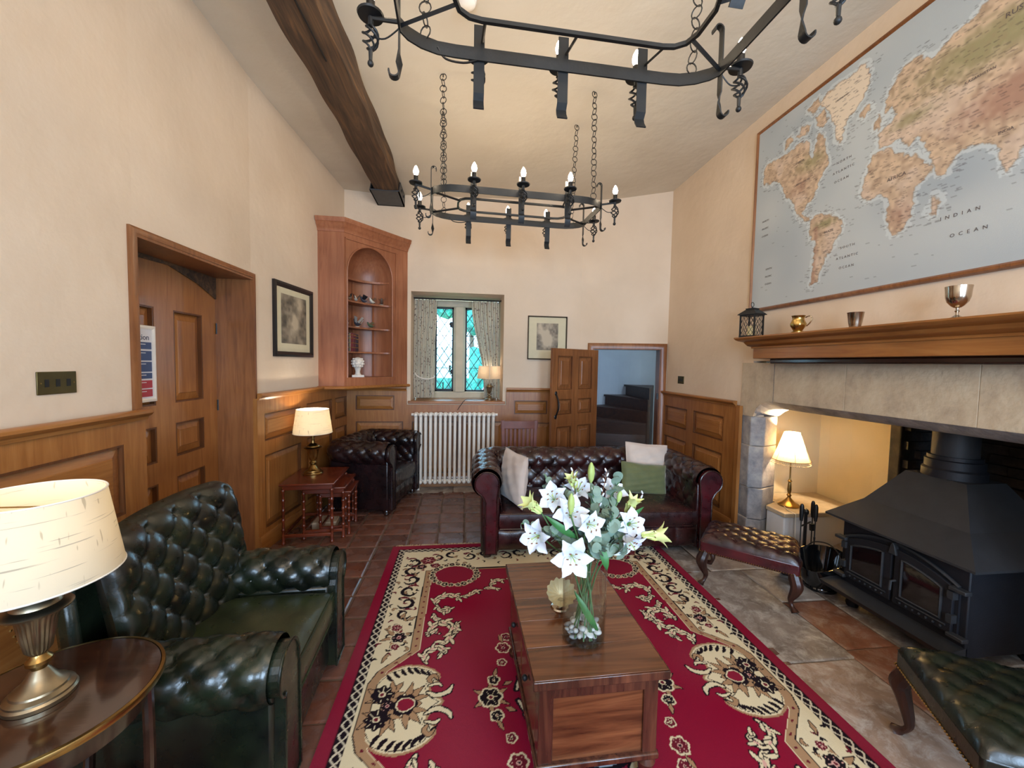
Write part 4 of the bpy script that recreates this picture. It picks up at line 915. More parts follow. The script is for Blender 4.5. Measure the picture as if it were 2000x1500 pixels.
# ---------------------------------------------------------------- scatter cushions
def pillow(name, label, w, h, t, mat, loc, rot, pipe=None):
    th = thing(name, label, 'cushion', loc); th.rotation_euler = rot; n = 26; g_ = G()
    def f(sg):
        def q(u, v):
            x, z = u*2-1, v*2-1; k = max(0, (1-x*x))**.42*max(0, (1-z*z))**.42; pin = 1-.07*(1-abs(x))**1*(abs(z)**3)-.0
            px = x*w/2*(1-.06*(1-z*z)*abs(x)**0*0)*(1-.05*(1-abs(z))*abs(x)**4); pz = z*h/2*(1-.05*(1-abs(x))*abs(z)**4)
            wr = .004*math.sin(9*x+5*z)*k+.003*math.sin(17*z-6*x)*k
            return (px, sg*(t/2*k+wr), pz+h/2)
        return q
    g_.grid(n, n, f(1)); g_.grid(n, n, f(-1)); g_.build('cover', mat, th, ang=70)
    if pipe:
        q = [f(1)(u, 0) for u in [i/12 for i in range(12)]]+[f(1)(1, v) for v in [i/12 for i in range(12)]]+[f(1)(1-u, 1) for u in [i/12 for i in range(12)]]+[f(1)(0, 1-v) for v in [i/12 for i in range(12)]]
        G().tube(q, .004, 5, True).build('piping', pipe, th)
    return th
vel = plain('cream_fabric', srgb(206, 190, 178), .8, var=.05, bump=.3, bscale=250, Sheen_Weight=.3)
velg = plain('green_velvet', srgb(92, 98, 58), .7, var=.1, bump=.2, bscale=250, Sheen_Weight=.5)
pillow('scatter_cushion', 'cream cushion standing against the left arm of the burgundy sofa', .40, .40, .13, vel, (.40, 3.12, .385), (-.10, 0, -1.25), vel)
pillow('scatter_cushion', 'large cream cushion tilted in the right corner of the burgundy sofa', .42, .40, .14, vel, (1.70, 3.40, .385), (-.30, .10, .02), vel)
pillow('scatter_cushion', 'oblong olive green velvet cushion in front of the cream one on the sofa', .43, .27, .12, velg, (1.58, 3.22, .380), (-.30, .12, .02))
# ---------------------------------------------------------------- green wing-less club chair
gc = thing('green_armchair', 'dark green buttoned leather high-back armchair beside the round lamp table', 'armchair', (-.575, 1.665, 0), PI/2+.035)
# local: x across (local +x = room +Y), front y=0, back towards +y (= room -X)
CWd, CD_ = .79, .72
MG = M['green']
for s in (-1, 1):
    xa = s*(CWd/2-.095); P_ = [(xa, .60), (xa, .03)] if s > 0 else [(xa, .03), (xa, .60)]
    PP, c = swept_tuft('arm_roll', P_[::1] if s < 0 else P_, .565, .086, .075, .34, MG, gc, a=.125, b=.115, amp=.026, hfun=None)
    out = [(s*(CWd/2-.095)+s*(-.075), .05), (s*(CWd/2-.095)+s*.07, .05), (s*(CWd/2-.095)+s*.07, .44), (s*(CWd/2-.095)+s*(-.075), .44)]
    G().prism(out, .03, .64, 'y').build('arm_body', MG, gc, bev=.015)
    k1 = [(c[0]+.082*math.cos(math.radians(t)), c[1]+.082*math.sin(math.radians(t))) for t in range(-60, 200, 14)]
    pr = [(-.07, .05), (.062, .05), (.055, .42)]+k1+[(-.068, .44)]; pr = [(xa+s*n_, z) for n_, z in pr]
    sp_ = G().prism(pr, .0, .04, 'y').build('scroll_facing', MG, gc, smooth=False, bev=.008)
    G().tube([(x, -.002, z) for x, z in pr], .005, 6, True).build('piping', MG, sp_)
def backf(sg):
    bw, bh = .72, .575
    def f(u, v):
        x, z = u*2-1, v*2-1
        # rounded-rectangle silhouette
        X = x*bw/2*(1-.05*(1-v)); Z = .36+bh*v
        rr = max(0, abs(x)-.72)/.28; top = max(0, v-.86)/.14
        Z -= .040*rr**3*sstep(.5, 1, v); Z += .012*(1-x*x)*sstep(.6, 1, v)
        k = (1-abs(x)**6)**.5*(1-max(0, z)**6)**.5
        h = tuft(x*bw/2, Z, .150, .150, .036)*k*sstep(0, .10, v) if sg < 0 else 0
        y = .515+.07*v-.09*abs(x)**2.6*(1-.25*v)+(-(.055*k+h) if sg < 0 else .055*k)
        return (X, y, Z)
    return f
g = G().grid(84, 76, backf(-1)); g.grid(30, 20, backf(1)); g.build('back', MG, gc, ang=80)
g = G()
for i in range(-5, 6):
    for j in range(4, 15):
        if (i+j) % 2: continue
        x, z = i*.075, j*.075; u = x/.72+.5; v = (z-.36)/.575
        if .08 < u < .92 and .12 < v < .90: p = backf(-1)(u, v); g.ball((p[0], p[1]-.004, p[2]), .010, 8, 5)
tag(g.build('buttons', MG, gc), kind='stuff')
g = G(); g.prism([(-.34, .05), (.34, .05), (.335, .86), (.28, .89), (-.28, .89), (-.335, .86)], .56, .62, 'y'); Ms = Matrix(((1, 0, 0, 0), (0, 1, .10, -.03), (0, 0, 1, 0), (0, 0, 0, 1))); g.xf(Ms).build('back_shell', MG, gc, bev=.02)
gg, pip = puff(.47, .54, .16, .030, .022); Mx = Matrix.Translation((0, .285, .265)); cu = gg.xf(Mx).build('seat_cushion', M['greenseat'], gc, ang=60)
for p in pip: G().tube([tuple(Mx @ Vector(v)) for v in p], .0055, 5, True).build('piping', M['greenseat'], cu)
G().box(-.27, .27, .035, .10, .06, .30).build('front_rail', MG, gc, bev=.015)
g = G()
for k in range(26): g.ball((-.349, .60+.02+.0085*k, .42+.018*k), .0045, 6, 4)
tag(g.build('nail_heads', M['brass'], gc), kind='stuff')
for x in (-.36, .36):
    for y in (.06, .66): G().lathe([(.02, 0), (.03, .015), (.028, .05)], 14, (x, y, 0)).build('foot', M['darkwood'], gc)
# small second piece of green leather at the very bottom edge
fs = thing('round_pouffe', 'grey-green leather pouffe top just showing below the round lamp table', 'pouffe', (-.775, .935, 0))
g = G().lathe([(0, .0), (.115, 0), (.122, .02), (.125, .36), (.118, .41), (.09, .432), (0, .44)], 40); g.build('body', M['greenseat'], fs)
G().torus((0, 0, .395), .122, .005, n=40).build('piping', M['green'], fs)
# ---------------------------------------------------------------- footstools with cabriole legs
def stool(name, label, loc, rz, w, d, mat, matr, H=.38):
    r_ = thing(name, label, 'footstool', loc, rz); zt = H-.14
    def top(u, v):
        x, y = u*2-1, v*2-1; k = (1-abs(x)**7)**.5*(1-abs(y)**7)**.5; X, Y = x*w/2, y*d/2
        return (X*(1+.02*k), Y*(1+.02*k), zt+.075+.045*k+tuft(X, Y, .115, .105, .020)*k)
    g_ = G().grid(60, 44, top); g_.build('tufted_top', mat, r_, ang=80)
    g_ = G()
    for i in range(-8, 9):
        for j in range(-6, 7):
            if (i+j) % 2: continue
            X, Y = i*.0575, j*.0525
            if abs(X) < w/2-.035 and abs(Y) < d/2-.035: p = top(X/w+.5, Y/d+.5); g_.ball((p[0], p[1], p[2]+.003), .008, 8, 5)
    tag(g_.build('buttons', mat, r_), kind='stuff')
    G().box(-w/2, w/2, -d/2, d/2, zt, zt+.082).build('apron', matr, r_, bev=.012)
    q = [(-w/2, -d/2), (w/2, -d/2), (w/2, d/2), (-w/2, d/2)]; g_ = G(); 
    for (a0, b0), (a1, b1) in zip(q, q[1:]+q[:1]):
        L_ = math.dist((a0, b0), (a1, b1)); n = int(L_/.013)
        for k in range(n): t_ = (k+.5)/n; g_.ball(((a0+(a1-a0)*t_)*1.008, (b0+(b1-b0)*t_)*1.010, zt+.012), .0042, 6, 4)
    tag(g_.build('nail_heads', M['brass'], r_), kind='stuff')
    for sx in (-1, 1):
        for sy in (-1, 1):
            cx, cy = sx*(w/2-.035), sy*(d/2-.035); s2 = .7071
            pts = [(cx, cy, zt+.02), (cx+sx*.012, cy+sy*.012, zt-.02), (cx+sx*.022, cy+sy*.022, zt-.06), (cx+sx*.012, cy+sy*.012, zt-.11), (cx-sx*.004, cy-sy*.004, .07), (cx+sx*.002, cy+sy*.002, .035), (cx+sx*.016, cy+sy*.016, .014), (cx+sx*.022, cy+sy*.022, .004)]
            G().tube(spline(pts, 4), [.034-.0*k if k < 6 else (.036 if k < 9 else max(.012, .036-.0023*(k-8))) if k < 22 else .013+.0022*(k-22) for k in range(29)], 10).build('leg', M['legwood'], r_)
    return r_
stool('footstool', 'burgundy buttoned leather footstool on cabriole legs in front of the fire tools', (1.965, 2.42, 0), math.atan2(-.34, .37), .56, .38, M['burg'], M['burgred'], .37)
stool('footstool', 'dark green buttoned leather footstool at the bottom right by the stove', (1.95, 1.0, 0), -.52, .62, .50, M['green'], M['green'], .41)
# ================================================================ TABLES, LAMPS, RADIATOR, CABINET
ct = thing('coffee_table', 'sheesham wood chest-style coffee table standing on the red rug', 'coffee table', (.475, 1.60, 0), .012)
tw, td = .47, .76
SH, SHV = M['sheesham'], M['sheesham_v']
npl = 5
for k in range(npl):
    y0 = -td/2+td*k/npl; m_ = wood('sheesham_plank_%d' % k, *[tuple(c*f for c in col) for col, f in zip((srgb(62, 33, 19), srgb(114, 68, 41), srgb(144, 92, 57)), [(.85, 1.05, .95, 1.1, .9)[k]]*3)], 'x', 10+k, .20, 2.8, coat=.4)
    ov = .0
    o = G().box(-tw/2, tw/2, y0+.0006, y0+td/npl-.0006, .432, .462).build('plank', m_, ct, bev=.0015)
G().box(-tw/2-.004, tw/2+.004, -td/2-.006, -td/2, .430, .461).build('front_edge', SHV, ct, bev=.004)
G().box(-tw/2-.004, tw/2+.004, td/2, td/2+.006, .430, .461).build('back_edge', SHV, ct, bev=.004)
for s in (-1, 1): G().box(min(s*tw/2, s*(tw/2+.004)), max(s*tw/2, s*(tw/2+.004)), -td/2, td/2, .430, .461).build('side_edge', SHV, ct, bev=.002)
bw, bd = tw/2-.025, td/2-.03
for sx in (-1, 1):
    for sy in (-1, 1):
        x, y = sx*(bw-.022), sy*(bd-.022); lg_ = G().box(x-.026, x+.026, y-.026, y+.026, .14, .431).build('leg', SHV, ct, bev=.003)
        G().lathe([(.020, 0), (.030, .012), (.032, .03), (.022, .045), (.018, .052), (.026, .062), (.026, .072), (.034, .095), (.024, .118), (.03, .125)], 20, (x, y, .0)).build('bun_foot', SHV, lg_)
G().box(-bw-.012, bw+.012, -bd-.012, bd+.012, .118, .142).build('base_mould', SHV, ct, bev=.006)
for s in (-1, 1):
    G().box(-bw+.045, bw-.045, s*(bd-.012)-.006, s*(bd-.012)+.006, .142, .38).build('end_panel', SH, ct)
    G().box(-bw+.04, bw-.04, s*(bd-.006)-.012, s*(bd-.006)+.012, .375, .431).build('end_rail', SHV, ct, bev=.002)
    x = s*(bw-.012); G().box(x-.006, x+.006, -bd+.04, bd-.04, .142, .431).build('side_panel', SHV, ct)
    for a, b in ((-bd+.05, -.01), (.01, bd-.05)):
        dr = G().box(x+s*.006, x+s*.016, a, b, .165, .40).build('drawer', SH, ct, bev=.003)
        G().ball((x+s*.028, (a+b)/2, .29), .012, 10, 6).build('knob', M['iron'], dr)
# ---------------------------------------------------------------- nest of tables
def nest(label, loc, rz, w, d, h, grp=None):
    t = thing('nesting_table', label, 'side table', loc, rz)
    G().box(-w/2, w/2, -d/2, d/2, h-.018, h).build('top', M['mahog'], t, bev=.006)
    G().box(-w/2+.02, w/2-.02, -d/2+.02, d/2-.02, h-.055, h-.018).build('apron', M['mahog'], t, bev=.003)
    for sx in (-1, 1):
        for sy in (-1, 1):
            x, y = sx*(w/2-.025), sy*(d/2-.025); pr = [(.013, .02), (.014, .05)]
            for q in range(5): z = .06+(h-.13)*q/4.6; pr += [(.011, z), (.011, z+.045), (.016, z+.055), (.016, z+.062), (.011, z+.07)]
            pr += [(.014, h-.055)]; pr = [(0, 0), (.016, 0), (.018, .01)]+pr; G().lathe(pr, 12, (x, y, 0)).build('leg', M['mahog'], t)
    G().box(-(w/2-.025)-.008, -(w/2-.025)+.008, -d/2+.03, d/2-.03, .055, .08).build('stretcher', M['mahog'], t, bev=.003)
    for sy in (-1, 1): G().box(-w/2+.03, w/2-.03, sy*(d/2-.025)-.008, sy*(d/2-.025)+.008, .055, .08).build('stretcher', M['mahog'], t, bev=.003)
    return t
nest('largest red mahogany nesting table, with a lamp standing on it', (-1.255, 3.575, 0), .05, .42, .52, .50)
nest('middle red mahogany nesting table peeping from under the largest', (-1.155, 3.60, 0), .05, .36, .415, .442)
nest('smallest red mahogany nesting table, pulled out furthest towards the room', (-1.085, 3.62, 0), .05, .28, .32, .385)
bx = thing('low_box', 'low pale box on the floor under the nest of tables', 'box', (-1.22, 3.72, 0), .1)
G().box(-.10, .10, -.11, .11, 0, .06).build('carton', plain('card', srgb(160, 140, 118), .8), bx, bev=.004); G().box(-.104, .104, -.114, .114, .048, .064).build('lid', plain('card_lid', srgb(176, 156, 132), .8), bx, bev=.003)
# ---------------------------------------------------------------- urn lamps
def urn_lamp(label, loc, sc, shade, sq_shade=False, matb=None, sh=(.19, .235, .30), zsh=.27, pw=6, rz=0, rs=1):
    t = thing('table_lamp', label, 'lamp', loc, rz); mb = matb or M['antique']; sr = sc*rs
    G().lathe([(r*sr, z*sc) for r, z in [(0, 0), (.092, 0), (.094, .012), (.088, .018), (.088, .024), (.074, .032), (.072, .038), (.05, .052), (.036, .07), (.026, .085), (.02, .092)]], 40).build('base', mb, t)
    G().lathe([(r*sr, z*sc) for r, z in [(.02, .09), (.024, .098), (.034, .108), (.034, .118), (.024, .128), (.020, .136)]], 28).build('knop', M['brass'] if not matb else mb, t)
    G().lathe([(r*sr, z*sc) for r, z in [(.020, .134), (.034, .15), (.043, .19), (.052, .24), (.062, .262)]], 96, flute=.04, nf=24, fr=(.14*sc, .255*sc)).build('fluted_urn', mb, t)
    G().lathe([(r*sr, z*sc) for r, z in [(.060, .258), (.088, .266), (.092, .272), (.084, .279), (.064, .284), (.060, .294), (.036, .310), (.020, .318), (.018, .345), (.012, .35), (.012, .40), (0, .40)]], 48).build('rim_cap', mb, t)
    rt, rb, h = sh; z0 = zsh
    if not sq_shade:
        G().lathe([(rb, z0), (rt, z0+h), (rt-.003, z0+h), (rb-.003, z0), (rb, z0)], 64).build('lamp_shade', shade, t)
        for r, z in ((rb, z0), (rt, z0+h)): G().torus((0, 0, z), r, .0022, n=64, m=5).build('shade_ring', M['cord'], t)
    else:
        g_ = G(); a = [(-rb, -rb, z0), (rb, -rb, z0), (rb, rb, z0), (-rb, rb, z0)]; b = [(-rt, -rt, z0+h), (rt, -rt, z0+h), (rt, rt, z0+h), (-rt, rt, z0+h)]
        g_.add(a+b, [(0, 1, 5, 4), (1, 2, 6, 5), (2, 3, 7, 6), (3, 0, 4, 7)]); g_.build('lamp_shade', shade, t, smooth=False)
        g_ = G()
        for p, q in zip(a, b): g_.tube([p, q], .003, 5)
        g_.tube(a, .003, 5, True); g_.tube(b, .003, 5, True); g_.build('shade_ring', M['cord'], t)
    g_ = G(); g_.tube([(-rt, 0, z0+h*.86), (rt, 0, z0+h*.86)], .002, 5); g_.tube([(0, 0, z0), (0, 0, z0+h*.86)], .003, 6); g_.build('shade_carrier', M['brass'], t)
    G().ball((0, 0, z0+h*.42), .026, 12, 8, (1, 1, 1.25)).build('bulb', M['lampbulb'], t)
    c = Vector(loc); point('lamp_light', (c.x+.0, c.y, c.z+z0+h*.74), pw, (1, .88, .72), .018)
    return t
rt_ = thing('round_table', 'small round dark mahogany table with a brass rim and glass top', 'side table', (-.984, 1.040, .08))
R_ = .212
G().lathe([(0, .575), (R_-.012, .575), (R_-.004, .582), (R_-.004, .592), (0, .592)], 72).build('top', M['darkwood'], rt_)
G().lathe([(R_-.005, .578), (R_+.001, .580), (R_+.003, .590), (R_+.001, .5965), (R_-.006, .5975), (R_-.006, .592)], 72).build('brass_rim', M['brass'], rt_)
G().lathe([(R_-.03, .52), (R_-.028, .52), (R_-.02, .575), (R_-.03, .575)], 72).build('apron', M['darkwood'], rt_)
G().lathe([(0, .5925), (R_-.008, .5925), (R_-.008, .5965), (0, .5965)], 72).build('polished_surface', wood('polished_top', srgb(40, 24, 18), srgb(62, 38, 28), srgb(84, 54, 38), 'x', 14, .07, coat=1), rt_)
for k in range(4):
    a = .35+k*PI/2; G().tube(spline([((R_-.03)*math.cos(a), (R_-.03)*math.sin(a), .56), ((R_-.03)*math.cos(a), (R_-.03)*math.sin(a), .30), ((R_-.05)*math.cos(a), (R_-.05)*math.sin(a), .14), ((R_+.0)*math.cos(a), (R_+.0)*math.sin(a), -.08)], 4), .013, 10).build('leg', M['darkwood'], rt_)
G().lathe([(0, .20), (.15, .20), (.152, .21), (0, .212)], 40).build('lower_shelf', M['darkwood'], rt_)
urn_lamp('large antique brass urn lamp with a cream linen shade on the round table', (-.999, 1.040, .6775), .82, M['shade'], sh=(.125, .154, .196), zsh=.298, pw=.5, rs=.82)
urn_lamp('antique brass urn lamp with cream shade on the nest of tables', (-1.30, 3.62, .50), .86, M['shade'], matb=M['brass'], sh=(.130, .158, .205), zsh=.365, pw=3.4)
urn_lamp('small lamp with a square cream shade on the window sill', (.335, 4.99, 1.035), .62, cloth_shade('sill_shade', srgb(226, 202, 172)), True, M['antique'], sh=(.095, .110, .16), zsh=.27, pw=.4, rz=.72)
tag(G().tube(spline([(.28, 4.98, 1.045), (.16, 4.90, 1.042), (.04, 4.83, 1.05), (-.02, 4.765, .99), (-.06, 4.765, .93)], 6), .0035).build('lamp_cable', M['black']), 'black cable trailing from the sill lamp down towards the radiator', 'cable')
# ---------------------------------------------------------------- column radiator
rd = thing('column_radiator', 'white cast column radiator below the leaded window', 'radiator', (-.085, 4.70, 0))
nsec = 17; sp_ = .0565; g = G()
for sy in (-.05, 0, .05): g.tube([(0, sy, .11), (0, sy, .87)], .0165, 10)
for z in (.095, .885):
    g.tube([(0, -.06, z), (0, .06, z)], .021, 10); g.tube([(-.029, 0, z), (.029, 0, z)], .017, 8); g.ball((0, -.06, z), .024, 10, 6); g.ball((0, .06, z), .024, 10, 6)
g.ball((0, 0, .90), .026, 10, 6, (1, 2.4, .5))
ms_ = g.mesh('column_section', M['white'])
for k in range(nsec): o = link('column_section', ms_, rd); o.location = ((k-(nsec-1)/2)*sp_, 0, 0)
for s in (-1, 1): G().tube([(s*nsec/2*sp_, 0, .885), (s*(nsec/2*sp_+.025), 0, .885)], .016).build('end_cap', M['white'], rd)
for s in (-.42, .42): G().box(s-.015, s+.015, -.06, .06, 0, .09).build('foot', M['white'], rd)
G().tube([(-.52, 0, .10), (-.54, 0, .10), (-.54, 0, 0)], .008).build('pipe', M['white'], rd)
# ---------------------------------------------------------------- slatted chair behind the sofa
ch = thing('slat_back_chair', 'red-brown wooden chair with a slatted back behind the sofa', 'chair', (.605, 4.16, 0), .02)
CH = plain('pale_mahogany', srgb(112, 66, 56), .35, var=.15)
for s in (-1, 1):
    G().prism([(s*.165-.018, .44), (s*.165+.018, .44), (s*.178+.018, .90), (s*.178-.018, .90)], -.035, -.01, 'y').build('back_post', CH, ch, bev=.004)
    G().tube([(s*.165, -.02, .44), (s*.17, -.05, 0)], .018).build('leg', CH, ch); G().tube([(s*.18, .36, .44), (s*.185, .37, 0)], .018).build('leg', CH, ch)
def tr_(u, v): return ((u-.5)*.395, -.022-.018*math.cos((u-.5)*PI), .815+.075*v+.008*math.cos((u-.5)*PI)*v)
ring = [((k/11-.5)*.40, -.030-.018*math.cos((k/11-.5)*PI)) for k in range(12)]
G().prism(ring+[(x, y+.022) for x, y in ring[::-1]], .81, .895).build('top_rail', CH, ch, bev=.004)
G().box(-.16, .16, -.032, -.012, .50, .535).build('lower_rail', CH, ch, bev=.003)
for k in range(7): x = -.135+.045*k; G().box(x-.013, x+.013, -.030-.006*math.cos(x*8), -.018, .53, .83).build('slat', CH, ch, bev=.002)
G().box(-.21, .21, -.04, .38, .43, .455).build('seat', CH, ch, bev=.012)
# ---------------------------------------------------------------- corner cabinet
cc = thing('corner_cabinet', 'tall arched pine corner cabinet above the panelling in the far left corner', 'cabinet', (-1.2, 4.5, 1.20))
A0, A1, A2, A3 = Vector((-1.452, 4.20)), Vector((-1.20, 4.20)), Vector((-.745, 4.735)), Vector((-.66, 4.82))
ZB, ZT = 1.235, 2.80
PK = M['pinker']
G().prism([A0, A1, A1+Vector((.01, .03)), (A0.x-.0, A0.y+.03)], ZB, ZT).build('side_panel', PK, cc, world=True, smooth=False)
G().prism([A2, A3, (A3.x-.03, A3.y), (A2.x-.02, A2.y+.02)], ZB, ZT).build('return_panel', PK, cc, world=True, smooth=False)
dv = (A2-A1); LF = dv.length; dv.normalize(); FM = MT((A1.x, A1.y, 0), (dv.x, dv.y, 0), (-dv.y, dv.x, 0), (0, 0, 1))   # local y points into the cabinet
ox0, ox1, oz0, ozs = .035, .605, 1.325, 2.405; r0 = (ox1-ox0)/2; xc_ = (ox0+ox1)/2
g = G(); N_ = 20; arc_ = [(xc_-r0*math.cos(PI*k/N_), ozs+r0*1.06*math.sin(PI*k/N_)) for k in range(N_+1)]
# face frame round the arch: strips between the arch and a rectangle
for (xa, za), (xb, zb) in zip(arc_, arc_[1:]): g.add([(xa, 0, za), (xb, 0, zb), (xb, 0, ZT), (xa, 0, ZT), (xa, .025, za), (xb, .025, zb), (xb, .025, ZT), (xa, .025, ZT)], [(0, 1, 2, 3), (7, 6, 5, 4), (0, 4, 5, 1)])
g.box(0, ox0, 0, .025, ZB, ZT); g.box(ox1, LF, 0, .025, ZB, ZT); g.box(ox0, ox1, 0, .025, ZB, oz0)
g.xf(FM).build('face_frame', PK, cc, world=True, smooth=False)
g = G(); g.tube([(ox0, -.004, oz0)]+[(x, -.004, z) for x, z in arc_]+[(ox1, -.004, oz0)], .008, 6); g.xf(FM).build('arch_bead', PK, cc, world=True)
g = G(); [g.box(*q) for q in ((.012, LF-.03, -.012, 0, ZT-.075, ZT-.06), (.012, .024, -.010, 0, ZB+.05, ZT-.06), (LF-.055, LF-.043, -.010, 0, ZB+.05, ZT-.06))]; g.xf(FM).build('face_moulding', PK, cc, world=True)
CR = [(0, 0), (.008, 0), (.012, .02), (.022, .035), (.040, .055), (.048, .075), (.062, .085), (.066, .100), (.072, .112), (.072, .125), (0, .125)]
G().mould([A0, A1, A2, A3], CR, z=2.785).build('cornice', PK, cc, world=True)
G().prism([(-1.45, 4.2), A1, A2, A3, (-1.37, 4.82)], 2.89, 2.905).build('top_board', PK, cc, world=True)
G().mould([(-1.455, 4.19), (-1.20, 4.19), (-.735, 4.735), (-.64, 4.82)], [(-.03, 0), (.018, 0), (.028, .010), (.028, .022), (.015, .032), (-.03, .032)], z=1.205).build('base_mould', M['pineh'], cc, world=True)
G().prism([(-1.455, 4.2), A1, A2, A3, (-1.37, 4.82)], 1.205, 1.233).build('base_board', M['pineh'], cc, world=True)
# concave back with half dome
DP = .30
def bk(u, v):
    a = PI*u; x = xc_-r0*math.cos(a); y = .02+DP*math.sin(a)
    return (x, y, oz0-.02+(ozs-oz0+.02)*v)
g = G().grid(24, 2, bk); g.xf(FM).build('curved_back', PK, cc, world=True)
g = G().grid(24, 10, lambda u, v: (xc_-r0*math.cos(PI*u)*math.cos(PI/2*v), .02+DP*math.sin(PI*u)*math.cos(PI/2*v)+0*v, ozs+r0*1.06*math.sin(PI/2*v))); g.xf(FM).build('dome', PK, cc, world=True)
g = G()
for k in range(1, 4):
    a = PI*k/4; x, y = xc_-(r0-.004)*math.cos(a), .02+(DP-.006)*math.sin(a); g.box(x-.012, x+.012, y-.008, y, oz0, ozs)
g.xf(FM).build('back_stile', PK, cc, world=True)
def shelf(z, th=.016, dip=.10):
    n = 20; R1 = r0-.002; bk_ = [(xc_-R1*math.cos(PI*k/n), .02+DP*math.sin(PI*k/n)) for k in range(n+1)]; ft = [(xc_-R1*math.cos(PI*k/n), .012+dip*math.sin(PI*k/n)) for k in range(n+1)]; g_ = G()
    for k in range(n):
        a, b, c, d = bk_[k], bk_[k+1], ft[k+1], ft[k]; g_.add([(*p, z) for p in (a, b, c, d)]+[(*p, z-th) for p in (a, b, c, d)], [(0, 1, 2, 3), (7, 6, 5, 4), (2, 6, 7, 3)])
    return g_.xf(FM).build('shelf', PK, cc, world=True, fix=False)
    bpts = [(xc_-r0*math.cos(PI*k/n), .02+DP*math.sin(PI*k/n)) for k in range(n+1)]
    fpts = [(xc_+r0*math.cos(PI*k/n), .025+dip*math.sin(PI*k/n)**1.0) for k in range(n+1)]
    return G().prism(bpts+fpts, z-th, z).xf(FM).build('shelf', PK, cc, world=True)
for z in (1.60, 1.865, 2.135): shelf(z)
shelf(2.40, .022, .22); G().prism([(xc_-r0*math.cos(PI*k/20), .02+DP*math.sin(PI*k/20)) for k in range(21)], oz0-.02, oz0).xf(FM).build('floor_board', PK, cc, world=True)
def cab(x, y, z=0): return FM @ Vector((x, y, z))
# finial
p = cab(.25, .13, oz0); fn = thing('stone_finial', 'white carved artichoke finial ornament on the bottom of the corner cabinet', 'ornament', p, .3)
wst = plain('white_plaster', srgb(228, 220, 208), .7, bump=.2)
g = G(); g.frust(sq(.062, 0), sq(.060, .022)); g.lathe([(.040, .022), (.028, .034), (.024, .06), (.034, .095), (0, .10)], 20); g.build('pedestal', wst, fn)
g = G(); g.ball((0, 0, .155), .060, 20, 14)
for i in range(5):
    ph = .35+i*.5; n = [6, 9, 10, 9, 6][i]
    for k in range(n):
        a = 2*PI*(k+.5*(i % 2))/n; d = Vector((math.sin(ph)*math.cos(a), math.sin(ph)*math.sin(a), -math.cos(ph))); c = Vector((0, 0, .155))+d*.056; g.ball(c, .017, 8, 5, (1, 1, .8))
g.build('carved_bud', wst, fn)
# books
for k, (h, th, col) in enumerate([(.20, .030, (24, 26, 38)), (.195, .026, (20, 22, 30)), (.19, .012, (150, 140, 120)), (.195, .030, (104, 34, 38)), (.19, .024, (84, 28, 34)), (.185, .012, (60, 26, 30)), (.182, .022, (46, 24, 34))]):
    x = .06+sum([.030, .026, .012, .030, .024, .012, .022][:k])+.002*k
    b = thing('book', ['thick black book leftmost on the cabinet book shelf', 'black book second from left on the cabinet shelf', 'thin cream-spined book between the black and red ones', 'thick dark red book right of the cream-spined one', 'maroon book in the middle of the cabinet row', 'very thin brown book near the right of the cabinet row', 'dark plum book rightmost in the cabinet row'][k], 'book', cab(x+th/2, .085, 1.60), math.atan2(dv.y, dv.x), 'old books on the cabinet shelf')
    mm = plain('book_cloth_%d' % k, srgb(*col), .5, var=.1)
    G().box(-th/2, th/2, 0, .12, 0, h).build('cover', mm, b, bev=.003); G().box(-th/2+.002, th/2-.002, .004, .121, .004, h+.0005).build('pages', plain('pages_%d' % k, srgb(200, 186, 160), .9), b)
    for z in (.2, .45, .7, .88): G().box(-th/2-.0006, th/2+.0006, -.0015, .01, h*z, h*z+.004).build('spine_band', M['gold'], b)
# bird figurines
def bird(label, p, rz, sc, cols, pose):
    t = thing('bird_figurine', label, 'figurine', p, rz, 'china birds in the corner cabinet'); c1, c2 = cols
    m1 = plain('glaze_%d_%d' % (c1[0], c1[1]), srgb(*c1), .3, var=.15); m2 = plain('glaze_%d_%d' % (c2[0], c2[1]), srgb(*c2), .3, var=.15)
    G().lathe([(0, 0), (.026*sc, 0), (.022*sc, .010*sc), (0, .014*sc)], 14).build('base', m2, t)
    g_ = G(); pts = [(-.045, 0, .030), (-.020, 0, .028), (.004, 0, .034), (.022, 0, .046+pose*.01), (.030, 0, .060+pose*.012), (.040, 0, .062+pose*.012)]
    g_.tube([tuple(c*sc for c in q) for q in spline(pts, 3)], [r*sc for r in [.002, .005, .008, .012, .015, .017, .018, .018, .016, .014, .012, .011, .010, .010, .006, .002]], 8); g_.build('body', m1, t)
    for s in (-1, 1):
        g_ = G(); g_.add([tuple(c*sc for c in q) for q in ((.012, s*.012, .045), (-.012, s*.014, .040), (-.040, s*(.020+.02*pose), .052+.03*pose), (-.012, s*(.022+.025*pose), .066+.03*pose), (.012, s*.018, .056), (-.012, s*.018, .046))], [(0, 1, 2, 3, 4), (0, 4, 5)]); g_.build('wing', m2, t)
    G().add([tuple(c*sc for c in q) for q in ((-.040, -.004, .030), (-.040, .004, .030), (-.068, .009, .040+.02*pose), (-.068, -.009, .040+.02*pose))], [(0, 1, 2, 3)]).build('tail', m2, t)
bw_ = [((190, 186, 176), (70, 60, 56)), ((120, 100, 84), (52, 44, 42)), ((214, 206, 190), (90, 80, 70)), ((60, 64, 76), (30, 30, 36)), ((206, 200, 186), (110, 84, 66)), ((84, 70, 62), (150, 140, 126))]
